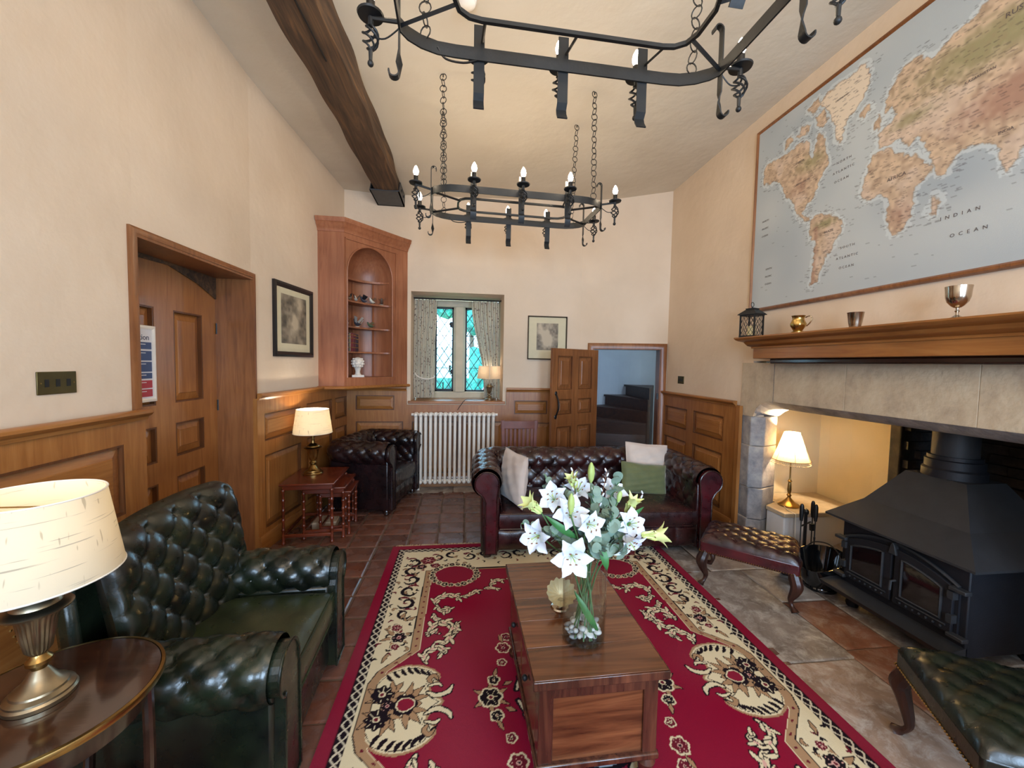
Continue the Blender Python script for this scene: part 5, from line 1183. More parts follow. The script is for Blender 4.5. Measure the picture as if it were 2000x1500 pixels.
for k in range(6): bird(['pale bird figurine leftmost on the upper ornament shelf', 'brown bird figurine second from left on the upper ornament shelf', 'white bird figurine third from left on the upper ornament shelf', 'dark slate bird figurine in the middle right of the upper ornament shelf', 'cream bird figurine second from right on the upper ornament shelf', 'grey-winged bird figurine rightmost on the upper ornament shelf'][k], cab(.065+.095*k, .07+.10*math.sin(PI*(.1+.16*k)), 2.135), .4+.9*k, .95, bw_[k], [.2, .6, .9, 1.1, .5, .9][k])
for k in range(4): bird(['white bird figurine leftmost on the lower ornament shelf', 'white bird with raised wings second on the lower ornament shelf', 'dark bird figurine with spread wings on the lower ornament shelf', 'green-brown bird figurine rightmost on the lower ornament shelf'][k], cab([.065, .135, .27, .42][k], .07+.10*math.sin(PI*(.1+.22*k)), 1.865), 1.1+.8*k, [1.0, 1.05, 1.15, .95][k], [((210, 204, 190), (140, 110, 84)), ((196, 190, 178), (60, 50, 48)), ((56, 58, 66), (176, 170, 160)), ((74, 88, 66), (96, 84, 60))][k], [.2, 1, 1.3, .4][k])
# ================================================================ BEAM, CHANDELIERS
bm_ = thing('ceiling_beam', 'rough dark oak beam running along the ceiling on the left', 'beam', (-.86, 2.5, 3.3))
def beamf(u, v):
    y = -1.0+(4.55+1.0)*v; a = 2*PI*u+PI/8; cx = -.905+.015*y+.012*math.sin(y*2.1); k = 1/max(abs(math.cos(a)), abs(math.sin(a)))**.82
    wob = 1+.05*math.sin(y*5.2+2*a)+.04*math.sin(y*11.3+a*3)+.05*math.exp(-((y-2.75)/.12)**2)*math.cos(a)
    return (cx+.135*math.cos(a)*k*wob, y, 3.435+.125*math.sin(a)*k*(1+.03*math.sin(y*7.7+a)))
G().grid(32, 110, beamf, True).build('timber', M['beam'], bm_, world=True, ang=50)
g = G(); cr = plain('check_crack', srgb(20, 13, 9), .9)
g.tube([(-.86+.02*math.sin(y*3), y, 3.303) for y in [0, .6, 1.2, 1.9, 2.6]], .005, 5); g.build('crack', cr, bm_, world=True)
shoe = plain('steel_shoe', srgb(74, 78, 84), .45, .6)
br_ = tag(bpy.data.objects.new('beam_shoe', None), 'grey steel shoe carrying the far end of the ceiling beam on the back wall', 'bracket'); COL.objects.link(br_); br_.location = (-.845, 4.7, 3.3)
g = G(); g.box(-1.00, -.695, 4.40, 4.82, 3.30, 3.312); g.prism([(4.40, 3.30), (4.82, 3.30), (4.82, 3.44), (4.50, 3.44)], -.707, -.695, 'x'); g.prism([(4.40, 3.30), (4.82, 3.30), (4.82, 3.44), (4.50, 3.44)], -1.0, -.988, 'x'); g.box(-1.0, -.695, 4.80, 4.82, 3.30, 3.44); g.build('plate', shoe, br_, world=True)
g = G(); g.tube([(-.692, 4.70, 3.37), (-.685, 4.70, 3.37)], .014, 6); g.tube([(-.692, 4.55, 3.37), (-.685, 4.55, 3.37)], .014, 6); g.build('bolt', M['iron'], br_, world=True)
sd = thing('smoke_detector', 'round white smoke detector on the ceiling above the near chandelier', 'smoke detector', (.0, 2.30, ceil_z(0, 2.30)-.0))
G().lathe([(0, -.045), (.03, -.045), (.045, -.036), (.052, -.018), (.055, 0), (0, 0)], 32).build('housing', M['white'], sd)
I = M['iron']
def rrect(pts, k=6): return spline(pts, k, True)
def band(g_, pts, h, t, closed=True):   # flat iron standing on edge
    n = len(pts); vs = []
    for i in range(n):
        a = Vector(pts[(i-1) % n] if (closed or i) else pts[i]); b = Vector(pts[(i+1) % n] if (closed or i < n-1) else pts[i]); d = (b-a); d.z = 0; d.normalize(); nn = Vector((d.y, -d.x, 0))*t/2; p = Vector(pts[i])
        vs += [p+nn-Vector((0, 0, h/2)), p+nn+Vector((0, 0, h/2)), p-nn+Vector((0, 0, h/2)), p-nn-Vector((0, 0, h/2))]
    fs = []
    for i in range(n if closed else n-1):
        j = (i+1) % n; fs += [(4*i+k, 4*i+(k+1) % 4, 4*j+(k+1) % 4, 4*j+k) for k in range(4)]
    if not closed: fs += [(3, 2, 1, 0), tuple(4*(n-1)+k for k in range(4))]
    return g_.add(vs, fs)
def ribbon(g_, pts, w, t, tw=None):   # flat strap following pts, width axis w vectors
    n = len(pts); vs = []
    for i in range(n):
        a, b = Vector(pts[max(0, i-1)]), Vector(pts[min(n-1, i+1)]); d = unit(b-a); wv = Vector(tw[i] if tw else (1, 0, 0)); wv = unit(wv-d*wv.dot(d)); nn = d.cross(wv); p = Vector(pts[i])
        vs += [p+wv*w/2+nn*t/2, p-wv*w/2+nn*t/2, p-wv*w/2-nn*t/2, p+wv*w/2-nn*t/2]
    fs = [(4*i+k, 4*i+(k+1) % 4, 4*i+4+(k+1) % 4, 4*i+4+k) for i in range(n-1) for k in range(4)]+[(3, 2, 1, 0), tuple(4*(n-1)+k for k in range(4))]
    return g_.add(vs, fs)
_sq = {}
def candle_meshes():
    g1 = G(); g1.lathe([(0, .0), (.044, .004), (.047, .010), (.044, .010), (.012, .006), (0, .006)], 24)
    g2 = G(); g2.lathe([(.0155, .006), (.0155, .055), (.012, .058), (0, .058)], 16)
    g3 = G(); g3.lathe([(.008, .058), (.0165, .072), (.0185, .085), (.015, .102), (.006, .120), (0, .126)], 14)
    g4 = G(); g4.tube([(0, 0, 0), (0, 0, -.03)], .010, 8)
    for q in range(4):
        a0 = q*PI/2; P_ = []
        for k in range(13): t_ = k/12; a = a0+t_*PI*1.5; r = .006+.022*math.sin(PI*t_)**.8; P_.append((r*math.cos(a), r*math.sin(a), -.028-.085*t_))
        g4.tube(P_, .0042, 6)
    g4.tube([(0, 0, -.108), (0, 0, -.150)], [.008, .0065], 8); g4.ball((0, 0, -.160), .0115, 10, 7)
    return [('drip_pan', g1.mesh('drip_pan', I)), ('candle_tube', g2.mesh('candle_tube', M['black'])), ('bulb', g3.mesh('bulb', M['bulb'])), ('twist_basket', g4.mesh('twist_basket', I))]
CM = candle_meshes()
def hookpts(x, y, z0, z1, s, up=False):
    P_ = [(x, y, z0), (x, y, (z0+z1)/2), (x, y, z1)]
    d = 1 if z1 > z0 else -1
    for k in range(1, 9): a = PI*1.15*k/8; P_.append((x+s*.018*(1-math.cos(a)), y, z1+d*.018*math.sin(a)))
    return P_
def chandelier(label, loc, rz):
    c = thing('chandelier', label, 'chandelier', loc, rz)
    # outer ring: long straight sides, rounded corners, straight ends
    q = []
    for sx, sy in ((1, -1), (1, 1), (-1, 1), (-1, -1)):
        pc = [(.43*sx, .28*sy), (.50*sx, .275*sy), (.56*sx, .255*sy), (.605*sx, .225*sy), (.63*sx, .19*sy)]
        if sx*sy > 0: pc = pc[::-1]
        q += pc
    band(G(), [(x, y, 0) for x, y in q], .048, .007).build('outer_ring', I, c) if False else None
    g_ = G(); band(g_, [(x, y, 0) for x, y in q], .048, .007); g_.build('outer_ring', I, c)
    q2 = []
    for sx, sy in ((1, -1), (1, 1), (-1, 1), (-1, -1)):
        pc = [(.34*sx, .125*sy), (.385*sx, .118*sy), (.42*sx, .095*sy), (.437*sx, .05*sy)]
        if sx*sy > 0: pc = pc[::-1]
        q2 += pc
    g_ = G(); band(g_, [(x, y, .0) for x, y in q2], .014, .014); g_.build('inner_ring', I, c)
    for sx in (-1, 1):
        for sy in (-1, 1):
            g_ = G(); g_.tube([(sx*.428, sy*.075, 0), (sx*.628, sy*.195, 0)], .0085, 4); g_.build('diagonal_arm', I, c)
            P_ = hookpts(sx*.632, sy*.195, 0, .15, -sx); g_ = G(); W1 = [(0, 1, 0)]*len(P_); ribbon(g_, P_, .026, .005, W1)
            P2 = [(sx*.632, sy*.195, 0), (sx*.632, sy*.195, -.09), (sx*.632, sy*.195, -.13), (sx*.632, sy*.195, -.165)]
            P2 += [(sx*.632+sx*.018*(1-math.cos(a)), sy*.195, -.165-.018*math.sin(a)) for a in [PI*1.1*k/8 for k in range(1, 9)]]
            W2 = [(0, 1, 0), (0, 1, 0), (.8, .6, 0), (0, 1, 0)]+[(0, 1, 0)]*8; ribbon(g_, P2, .026, .005, W2); g_.build('hooked_strap', I, c)
    for sy in (-1, 1):
        for x in (-.34, 0, .34):
            g_ = G(); P_ = [(x, sy*.288, .115), (x, sy*.288, -.06), (x, sy*.288, -.14), (x, sy*(.288+.016), -.160), (x, sy*(.288+.010), -.180), (x, sy*.280, -.205)]
            ribbon(g_, P_, .042, .005, [(1, 0, 0)]*6); g_.build('strap', I, c)
            g_ = G(); g_.tube([(x+.012, sy*.284, .05), (x+.012, sy*.12, .0)], .006, 4); g_.build('cross_arm', I, c)
    spots = [(x, sy*.345, x, sy*.288) for sy in (-1, 1) for x in (-.34, 0, .34)]+[(sx*.735, sy*.215, sx*.632, sy*.195) for sx in (-1, 1) for sy in (-1, 1)]
    for x, y, xa, ya in spots:
        g_ = G(); g_.tube([(xa, ya, .012), (x, y, .028)], .0075, 6); g_.tube(spline([(xa, ya, -.01), ((xa+x)/2, (ya+y)/2, -.045), (x, y, -.035)], 5), .0028, 5)
        arm = g_.build('candle_arm', I, c)
        for nm, me in CM: o = link(nm, me, arm); o.location = (x, y, .030)
    cz = {}
    for sx in (-1, 1):
        for sy in (-1, 1):
            wx, wy = loc[0]+sx*.555, loc[1]+sy*.21; H = ceil_z(wx, wy)-loc[2]; n = int((H)/.042); g_ = G()
            x0_, y0_ = sx*.545, sy*.262; x1_, y1_ = sx*.555, sy*.20
            for k in range(n):
                t_ = (k+.5)/n; p = (x0_+(x1_-x0_)*t_, y0_+(y1_-y0_)*t_, .02+(H-.02)*t_); jr = ((k*37) % 11)/11-.5
                Mx = (Matrix.Rotation(PI/2*(k % 2)+.5*jr+.3*sx, 3, 'Z') @ Matrix.Rotation(PI/2, 3, 'X')); g_.torus(p, .0225, .0028, Mx, 12, 5)
            g_.tube([(x1_, y1_, H-.02), (x1_, y1_, H+.0)], .004, 6); g_.build('chain', I, c)
    g_ = G(); g_.tube(spline([(-.34, .28, -.02), (-.40, .285, -.035), (-.47, .282, -.03), (-.5, .27, 0)], 5), .004, 5); g_.build('wire', M['black'], c)
    return c
chandelier('black wrought iron chandelier with candle bulbs hanging in the far half of the room', (.385, 3.12, 2.705), .045)
chandelier('black wrought iron chandelier nearest the viewer, cut by the top of the picture', (.395, 1.34, 2.705), .022)
# ================================================================ PICTURES AND SWITCHES
def engraving(n, m, seed, figs):
    X, Y = np.meshgrid(np.linspace(0, 1, n), np.linspace(0, 1, m), indexing='ij')
    v = .18+.34*vnoise(X, Y, .22, seed)+.22*vnoise(X, Y, .07, seed+1)+.08*vnoise(X, Y, .02, seed+2)-.18*np.abs(X-.5)
    for cx, cy, rx, ry, b in figs: v += b*np.exp(-(((X-cx)/rx)**2+((Y-cy)/ry)**2))
    v = np.clip(v, 0.04, 1); a = np.array(srgb(34, 29, 25)); b = np.array(srgb(188, 172, 146)); return a+(b-a)*np.clip((v[..., None]-.12)*1.5, 0, 1)**1.2
M['engr'] = attr_mat('engraving_print', .6); M['mount'] = plain('cream_mount', srgb(208, 198, 166), .8, var=.03)
M['frameblk'] = plain('ebonised_frame', srgb(30, 27, 28), .3, .1)
def picture(name, label, Mx, w, h, mat, mw, iw, ih, seed, figs, dz=.0, fw=.03):
    e = thing(name, label, 'picture'); e.matrix_world = Mx; e.location = Mx.translation; e.rotation_euler = Mx.to_euler()
    L_ = MT((0, .002, 0), (1, 0, 0), (0, 0, 1), (0, 1, 0)) # placeholder basis fixed below
    F = Matrix(((1, 0, 0, 0), (0, 0, 1, 0), (0, 1, 0, 0), (0, 0, 0, 1)))   # (x, y, out) -> (x, out, y)
    G().mould([(-w/2, -h/2), (w/2, -h/2), (w/2, h/2), (-w/2, h/2)], [(0, 0), (0, .022), (-fw*.4, .028), (-fw*.8, .018), (-fw, .010), (-fw, 0)], True).xf(F).build('frame', mat, e)
    G().box(-w/2+fw*.6, w/2-fw*.6, .002, .008, -h/2+fw*.6, h/2-fw*.6).build('mount', M['mount'], e)
    xs = np.linspace(-iw/2, iw/2, 46); ys_ = np.linspace(-ih/2+dz, ih/2+dz, 60)
    color_grid('print', xs, ys_, engraving(46, 60, seed, figs), lambda X, Y: np.stack([X, np.full(X.shape, .0092), Y], -1), M['engr'], e)
    return e
dL = Vector((-1.36+1.58, 4.9-3.2)).normalized()
def lw(s): return (-1.58+dL.x*s, 3.2+dL.y*s)
# left wall picture: local x runs towards -Y so that local y (= z cross x) faces the room
px, py = lw(.565); picture('framed_engraving', 'black-framed engraving on the left wall between the door and corner cabinet', wallM((px, py, 1.84), (-dL.x, -dL.y)), .615, .63, M['frameblk'], .05, .40, .42, 11, [(.45, .42, .12, .16, .5), (.5, .55, .05, .06, .45), (.75, .8, .2, .2, -.2), (.35, .85, .15, .2, .25)], .01, .045)
picture('framed_engraving', 'smaller dark-framed engraving on the back wall above the open panelled door', wallM((1.032, 4.82, 1.825), (-1, 0)), .495, .535, M['darkwood'], .03, .27, .33, 31, [(.42, .40, .16, .2, .6), (.62, .45, .12, .18, .5), (.5, .68, .07, .06, .5), (.8, .8, .2, .2, .3)], .015, .016)
def switch(label, Mx, w, h, n):
    e = thing('light_switch', label, 'light switch'); e.matrix_world = Mx; e.location = Mx.translation; e.rotation_euler = Mx.to_euler()
    G().box(-w/2, w/2, .0, .006, -h/2, h/2).build('plate', M['switch'], e, bev=.002)
    for k in range(n):
        x = (k-(n-1)/2)*w/(n+.6); G().box(x-.008, x+.008, .005, .0075, -.015, .015).build('rocker', M['black'], e); 
    for s in (-1, 1): G().tube([(s*w*.42, .006, 0), (s*w*.42, .0072, 0)], .003, 8).build('screw', M['brass'], e)
switch('triple antique brass light switch on the left wall in the foreground', wallM((-1.62, 1.795, 1.39), (0, -1)), .155, .09, 3)
switch('double antique brass light switch on the right wall by the stair door', wallM((2.47, 4.22, 1.35), (0, 1)), .12, .085, 3)
# ================================================================ CURTAINS
t = NT('curtain_print'); v = t.coord(); vo = t.n('ShaderNodeTexVoronoi'); vo.inputs['Scale'].default_value = 26; t.l(v, vo.inputs['Vector'])
c = t.ramp(vo.outputs['Distance'], [(.20, srgb(110, 84, 80)), (.30, srgb(206, 196, 176))]); sx = t.n('ShaderNodeSeparateXYZ')
vo2 = t.noise(t.coord((60, 60, 3)), 1, 1); c = t.mix(c, srgb(178, 168, 156), t.ramp(vo2, [(.54, (0, 0, 0)), (.58, (.6, .6, .6))]))
d_ = t.n('ShaderNodeBsdfDiffuse'); tr2 = t.n('ShaderNodeBsdfTranslucent'); mx = t.n('ShaderNodeMixShader'); mx.inputs[0].default_value = .14
for q in (d_, tr2): t.l(c, q.inputs[0])
t.l(d_.outputs[0], mx.inputs[1]); t.l(tr2.outputs[0], mx.inputs[2]); t.l(mx.outputs[0], t.o.inputs[0]); M['curtain'] = t.m
def curtain(label, xo, xt, xm, xb, ztie, sgn):
    c_ = thing('curtain', label, 'curtain', (xo, 5.04, 1.05))
    zt_, zb_ = 2.275, 1.055
    def f(u, v):
        z = zb_+(zt_-zb_)*v; 
        if z > ztie: k = sstep(ztie, zt_, z)**.8; xi = xm+(xt-xm)*k
        else: k = sstep(zb_, ztie, z); xi = xb+(xm-xb)*k
        x = xo+(xi-xo)*u; am = .022*(1-.45*math.exp(-((z-ztie)/.08)**2)); y = 5.04+am*math.sin(u*2*PI*6.5)+.012*math.sin(u*2*PI*2.2+z*3)
        return (x, y, z)
    g_ = G().grid(90, 34, f); o = g_.build('fabric', M['curtain'], c_, world=True, ang=180, fix=False)
    yb = 5.0; g_ = G(); g_.tube(spline([(xo, 5.06, ztie+.10), (xo+(xm-xo)*.3, yb, ztie+.02), (xo+(xm-xo)*.7, yb-.01, ztie-.01), (xm+.01*sgn, yb+.02, ztie+.01), (xm, 5.08, ztie+.03)], 6), .009, 8); g_.build('tieback_cord', M['cord'], c_, world=True)
curtain('printed cream curtain tied back at the left of the leaded window', -.63, -.33, -.37, -.35, 1.30, 1)
curtain('printed cream curtain swept to the right side of the leaded window', .455, .10, .26, .27, 1.33, -1)
pl = thing('curtain_pole', 'thin dark iron curtain pole across the window recess', 'curtain pole', (-.08, 5.04, 2.285))
G().tube([(-.66, 5.04, 2.29), (.485, 5.04, 2.29)], .009).build('rod', M['iron'], pl, world=True)
g = G(); g.ball((.475, 5.02, 2.29), .016); g.ball((-.645, 5.02, 2.29), .016); g.build('end_knob', M['iron'], pl, world=True)
for k in range(16):
    x = (-.62+.038*k) if k < 8 else (.12+.044*(k-8)); G().torus((x, 5.04, 2.286), .014, .002, Matrix.Rotation(PI/2, 3, 'Y')).build('ring', M['iron'], pl, world=True)
# ================================================================ RUG
RX0, RX1, RYC, RYH = -.54, 1.63, 1.68, 1.51
rug = thing('patterned_rug', 'large crimson floral rug with cream scroll border under the coffee table', 'rug', (.545, 1.68, 0))
xs = np.linspace(RX0, RX1, 500); ys1 = np.linspace(RYC-RYH, .72, 40); ys2 = np.linspace(.725, RYC+RYH, 560); ys = np.concatenate([ys1, ys2])
Xg, Yg = np.meshgrid(xs, ys, indexing='ij'); HW = (RX1-RX0)/2
U = HW-np.abs(Xg-(RX0+RX1)/2); V = np.abs(Yg-RYC)       # U from the long edge, V from the centre line
wU = U+.004*(vnoise(Xg, Yg, .02, 3)-.5); wV = V+.004*(vnoise(Xg, Yg, .02, 4)-.5)
RED = np.array(srgb(134, 30, 52)); REDD = np.array(srgb(142, 22, 46)); CRM = np.array(srgb(220, 204, 168)); BLK = np.array(srgb(30, 20, 26)); TAU = np.array(srgb(168, 132, 98)); MAR = np.array(srgb(104, 28, 42)); PNK = np.array(srgb(214, 164, 150))
im = np.zeros(Xg.shape+(3,)); im[:] = RED; im += (vnoise(Xg, Yg, .25, 8)-.5)[..., None]*.02
def put(mask, c): im[mask] = c
E_ = np.minimum(U, RYH-V)      # distance from the edge
def cell(s, a):
    return np.abs((s/a) % 1-.5)*2
# field boundary polygon (quarter): red field inside
fieldU = np.interp(V, [0, .12, .13, .20, .325, 1.03, 1.09], [.17, .17, .172, .20, .335, .345, .345])
cream = (E_ > .062)
top = V > (1.10+.0)
put(cream, CRM)
field = (U > fieldU) & (V < 1.10)
put((U > fieldU-.052) & (V < 1.115), BLK); put((U > fieldU-.046) & (V < 1.11), TAU)
dots = (np.hypot(((V/.055) % 1-.5)*.055, U-fieldU+.024) < .0065) & (V < 1.1) & (V > .15); put(dots & (U < fieldU), MAR)
put((U > fieldU-.004) & (V < 1.102), CRM)
put(field, RED); im[field] += (vnoise(Xg, Yg, .3, 9)[field][:, None]-.5)*.02
# guilloche strip
G0, G1 = .062, .108
strip = (E_ > G0) & (E_ < G1); put(strip, BLK)
along = np.where(U < RYH-V, V, U); cm = (E_-G0)/(G1-G0); ph = (along/.095)
w1 = .5+.36*np.sin(ph*2*np.pi/1.0*.5*2); w2 = .5-.36*np.sin(ph*2*np.pi/1.0*.5*2)
ln_ = (np.minimum(np.abs(cm-w1), np.abs(cm-w2)) < .10) & strip; put(ln_, np.array(srgb(206, 192, 166)))
put((np.abs(E_-G0) < .003), BLK); put((np.abs(E_-.058) < .0018), MAR)
def stroke(pts, w, col=CRM, out=.008, oc=BLK, k=6, sel=None, taper=True):
    P_ = spline(pts, k); bx = (wU > min(p[0] for p in P_)-.06) & (wU < max(p[0] for p in P_)+.06) & (wV > min(p[1] for p in P_)-.06) & (wV < max(p[1] for p in P_)+.06)
    if not bx.any(): return
    x, y = wU[bx], wV[bx]; best = np.full(x.shape, 9.); n = len(P_)
    for i in range(n-1):
        (ax, ay), (b_x, b_y) = P_[i], P_[i+1]; dx, dy = b_x-ax, b_y-ay; L_ = dx*dx+dy*dy+1e-12; t_ = np.clip(((x-ax)*dx+(y-ay)*dy)/L_, 0, 1)
        s = (i+t_)/(n-1); ww = w*(.25+.75*np.sin(np.pi*np.clip(s, 0.02, .98))**.8) if taper else w; best = np.minimum(best, np.hypot(x-ax-t_*dx, y-ay-t_*dy)-ww)
    idx = np.argwhere(bx); m1 = best < out; m2 = best < 0
    im[idx[m1, 0], idx[m1, 1]] = oc; im[idx[m2, 0], idx[m2, 1]] = col
def poly(pts, col, out=.007, oc=BLK, k=4):
    P_ = spline(pts, k, True) if k else pts; ux = [p[0] for p in P_]; vy = [p[1] for p in P_]; bx = (wU > min(ux)-.03) & (wU < max(ux)+.03) & (wV > min(vy)-.03) & (wV < max(vy)+.03)
    if not bx.any(): return
    x, y = wU[bx], wV[bx]; ins = inpoly(x, y, P_); d = dline(x, y, P_, True); idx = np.argwhere(bx)
    if out: m = ins | (d < out); im[idx[m, 0], idx[m, 1]] = oc
    im[idx[ins, 0], idx[ins, 1]] = col
def flower(cx, cy, r, pet=5, c1=BLK, c2=CRM, c3=MAR, rot=0, out=CRM, ow=.006):
    d = np.hypot(wU-cx, wV-cy); a = np.arctan2(wV-cy, wU-cx)+rot; R = r*(.78+.22*np.abs(np.cos(a*pet/2)))
    if out is not None: put(d < R+ow, out)
    put(d < R, c1); put((d < R*.85) & (np.abs(np.sin(a*pet/2)) < .12) & (d > r*.3), c2); put(d < r*.30, c2); put(d < r*.18, c3)
def leaf(cx, cy, L_, a, w=.014, col=TAU, oc=BLK):
    ca, sa = math.cos(a), math.sin(a); poly([(cx, cy), (cx+L_*.5*ca-w*sa, cy+L_*.5*sa+w*ca), (cx+L_*ca, cy+L_*sa), (cx+L_*.5*ca+w*sa, cy+L_*.5*sa-w*ca)], col, .0035, oc, 0)
# border scrolls on the cream ground: long side and end
def cscroll(u, v, s, f=1):
    stroke([(u-.035*s*f, v-.02*s), (u-.01*s*f, v-.045*s), (u+.03*s*f, v-.035*s), (u+.045*s*f, v), (u+.025*s*f, v+.03*s), (u, v+.025*s), (u-.005*s*f, v+.005*s)], .0105*s, BLK, .0, BLK)
    stroke([(u-.04*s*f, v+.045*s), (u-.01*s*f, v+.055*s), (u+.02*s*f, v+.045*s)], .009*s, MAR, .0, BLK)
for u, v, s, f in ((.19, 1.24, 1.1, 1), (.21, 1.12, 1.15, -1), (.20, 1.0, 1.1, 1), (.22, .87, 1.15, -1), (.20, .74, 1.1, 1), (.22, .63, .9, -1)): cscroll(u, v, s, f)
for u, v, s, f in ((.36, 1.30, .9, 1), (.48, 1.34, 1.0, -1), (.60, 1.30, 1.0, 1), (.74, 1.34, 1.0, -1), (.88, 1.30, 1.0, 1), (1.0, 1.33, 1.0, -1)): cscroll(u, v, s, f)
for a in range(6): leaf(.20, .44, .085, a*PI/3+.3, .013)
rb_ = random.Random(9)
for k in range(46):
    v_ = .28+1.04*k/46; u_ = .13+.13*((k*7) % 5)/4; a_ = rb_.uniform(0, 6.28)
    if u_ < np.interp(v_, [.2, .325, 1.1], [.14, .27, .27]): stroke([(u_, v_), (u_+.018*math.cos(a_), v_+.018*math.sin(a_)), (u_+.030*math.cos(a_+.7), v_+.030*math.sin(a_+.7))], .0062, [BLK, MAR, TAU, BLK][k % 4], .0 if k % 4 != 2 else .003)
for k in range(30):
    u_ = .34+.74*k/30; v_ = 1.20+.19*((k*7) % 5)/4; a_ = rb_.uniform(0, 6.28)
    stroke([(u_, v_), (u_+.018*math.cos(a_), v_+.018*math.sin(a_)), (u_+.030*math.cos(a_+.7), v_+.030*math.sin(a_+.7))], .0062, [BLK, MAR, TAU, BLK][k % 4], .0 if k % 4 != 2 else .003)
flower(.215, .43, .040, 6, BLK, PNK, MAR); flower(.19, .51, .030, 5, MAR, PNK, BLK); flower(.205, .36, .022, 5, MAR, PNK, BLK)
leaf(.18, .32, .07, -1.9, .010); leaf(.20, .59, .05, 1.2); leaf(.24, .57, .05, .6)
flower(.30, 1.26, .055, 6, MAR, PNK, BLK, out=TAU); flower(.36, 1.18, .035, 5, MAR, PNK, BLK, out=None); flower(.26, 1.17, .035, 5, BLK, PNK, MAR, out=TAU)
put((U > .42) & (V > 1.115) & (V < 1.13) & (U < 1.2), BLK)
# end of field: line, wreath
wr_c, wr_r = (.50, 1.05), (.155, .135)
for k in range(22):
    a = 2*PI*k/22; u, v = wr_c[0]+wr_r[0]*math.cos(a), wr_c[1]+wr_r[1]*math.sin(a)
    if k % 2: leaf(u, v, .035, a+.6, .008, TAU, BLK)
    flower(u, v, .017+.005*(k % 3 == 0), 5, BLK, CRM, MAR, rot=a, ow=.006)
put((np.hypot((U-wr_c[0])/.128, (V-wr_c[1])/.108) < 1), RED)
# leafy C-scrolls inside the field
FS = (([(.40, .70), (.385, .745), (.42, .79), (.48, .80), (.53, .775), (.525, .745)], .017), ([(.54, .775), (.60, .79), (.645, .835), (.66, .80)], .013), ([(.40, .70), (.415, .655), (.46, .63), (.475, .66), (.45, .68)], .014), ([(.385, .62), (.40, .57), (.44, .54)], .012),
               ([(.37, .43), (.385, .50), (.44, .535), (.49, .50), (.50, .44), (.47, .38), (.43, .345)], .022), ([(.49, .42), (.525, .48), (.52, .53)], .012), ([(.38, .23), (.36, .275), (.39, .325), (.44, .335), (.465, .30), (.44, .29)], .016), ([(.43, .44), (.40, .46), (.36, .44)], .010),
               ([(.74, .88), (.76, .93), (.80, .95), (.83, .91)], .015), ([(.70, .85), (.73, .86), (.80, .84)], .012), ([(.86, .96), (.93, .93), (1.0, .97), (1.08, .94)], .015))
for pts, w in FS: stroke(pts, w, CRM, .0065)
for pts, w in FS:
    P_ = spline(pts, 5); n_ = len(P_)
    for i in range(2, n_-2, 3):
        (x0_, y0_), (x1_, y1_) = P_[i-1], P_[i+1]; d_ = math.hypot(x1_-x0_, y1_-y0_)+1e-9; tx, ty = (x1_-x0_)/d_, (y1_-y0_)/d_; sg = 1 if (i//3) % 2 else -1; px_, py_ = P_[i]
        stroke([(px_, py_), (px_+tx*w*.6-sg*ty*w*1.1, py_+ty*w*.6+sg*tx*w*1.1), (px_+tx*w*1.5-sg*ty*w*1.9, py_+ty*w*1.5+sg*tx*w*1.9)], w*.42, CRM, .0045)
    stroke([(px_, py_) for px_, py_ in P_[2:-3:4]], w*.16, BLK, 0, BLK, 3); 
    for i in range(4, n_-4, 6): stroke([P_[i], P_[i+2]], w*.34, PNK, 0, BLK, 2)
stroke([(.42, .44), (.44, .49), (.47, .47), (.455, .42)], .010, RED, 0); stroke([(.395, .26), (.41, .295), (.43, .31)], .008, RED, 0); stroke([(.43, .755), (.48, .77)], .006, RED, 0)
# side cartouche
cart = [(.168, .0), (.168, .125), (.21, .185), (.27, .215), (.34, .214), (.40, .19), (.44, .150), (.435, .115), (.40, .098), (.405, .06), (.425, .03), (.465, .0)]
poly(cart+[(u, -v) for u, v in cart[::-1][1:-1]], CRM, .010, TAU, 3)
poly([(.168, 0), (.168, .12), (.21, .18), (.28, .205), (.34, .204), (.40, .178), (.425, .145), (.42, .115), (.38, .10), (.39, .06), (.41, .03), (.45, .0), (.30, -.05)], CRM, .003, BLK, 0)
for k in range(8):
    a = k/7; u, v = .20+.22*a, .165+.045*math.sin(a*PI)-.02*a; stroke([(u, v+.010), (u+.012, v-.012), (u+.030, v-.030)], .009, BLK, 0)
stroke([(.415, .105), (.40, .13), (.42, .15), (.44, .13)], .010, TAU, .004)
stroke([(.40, .055), (.44, .035), (.49, .05), (.51, .085)], .011, CRM, .006); stroke([(.40, .09), (.44, .10), (.46, .085)], .007, CRM, .005)
for a in range(8): leaf(.21+.02*(a % 3), .045, .095, a*PI/4+.2, .016)
for a in range(4): leaf(.31, .02, .10, -.4+.6*a, .016)
flower(.20, .062, .052, 8, BLK, CRM, MAR, out=None); flower(.235, .0, .030, 6, BLK, PNK, MAR, out=None); flower(.305, .0, .058, 6, BLK, BLK, BLK, out=None)
poly([(.275, -.001), (.29, .028), (.32, .030), (.345, .0)], RED, .006, CRM, 3)
put((np.hypot((U-.31)/.034, V/.024) < 1), RED)
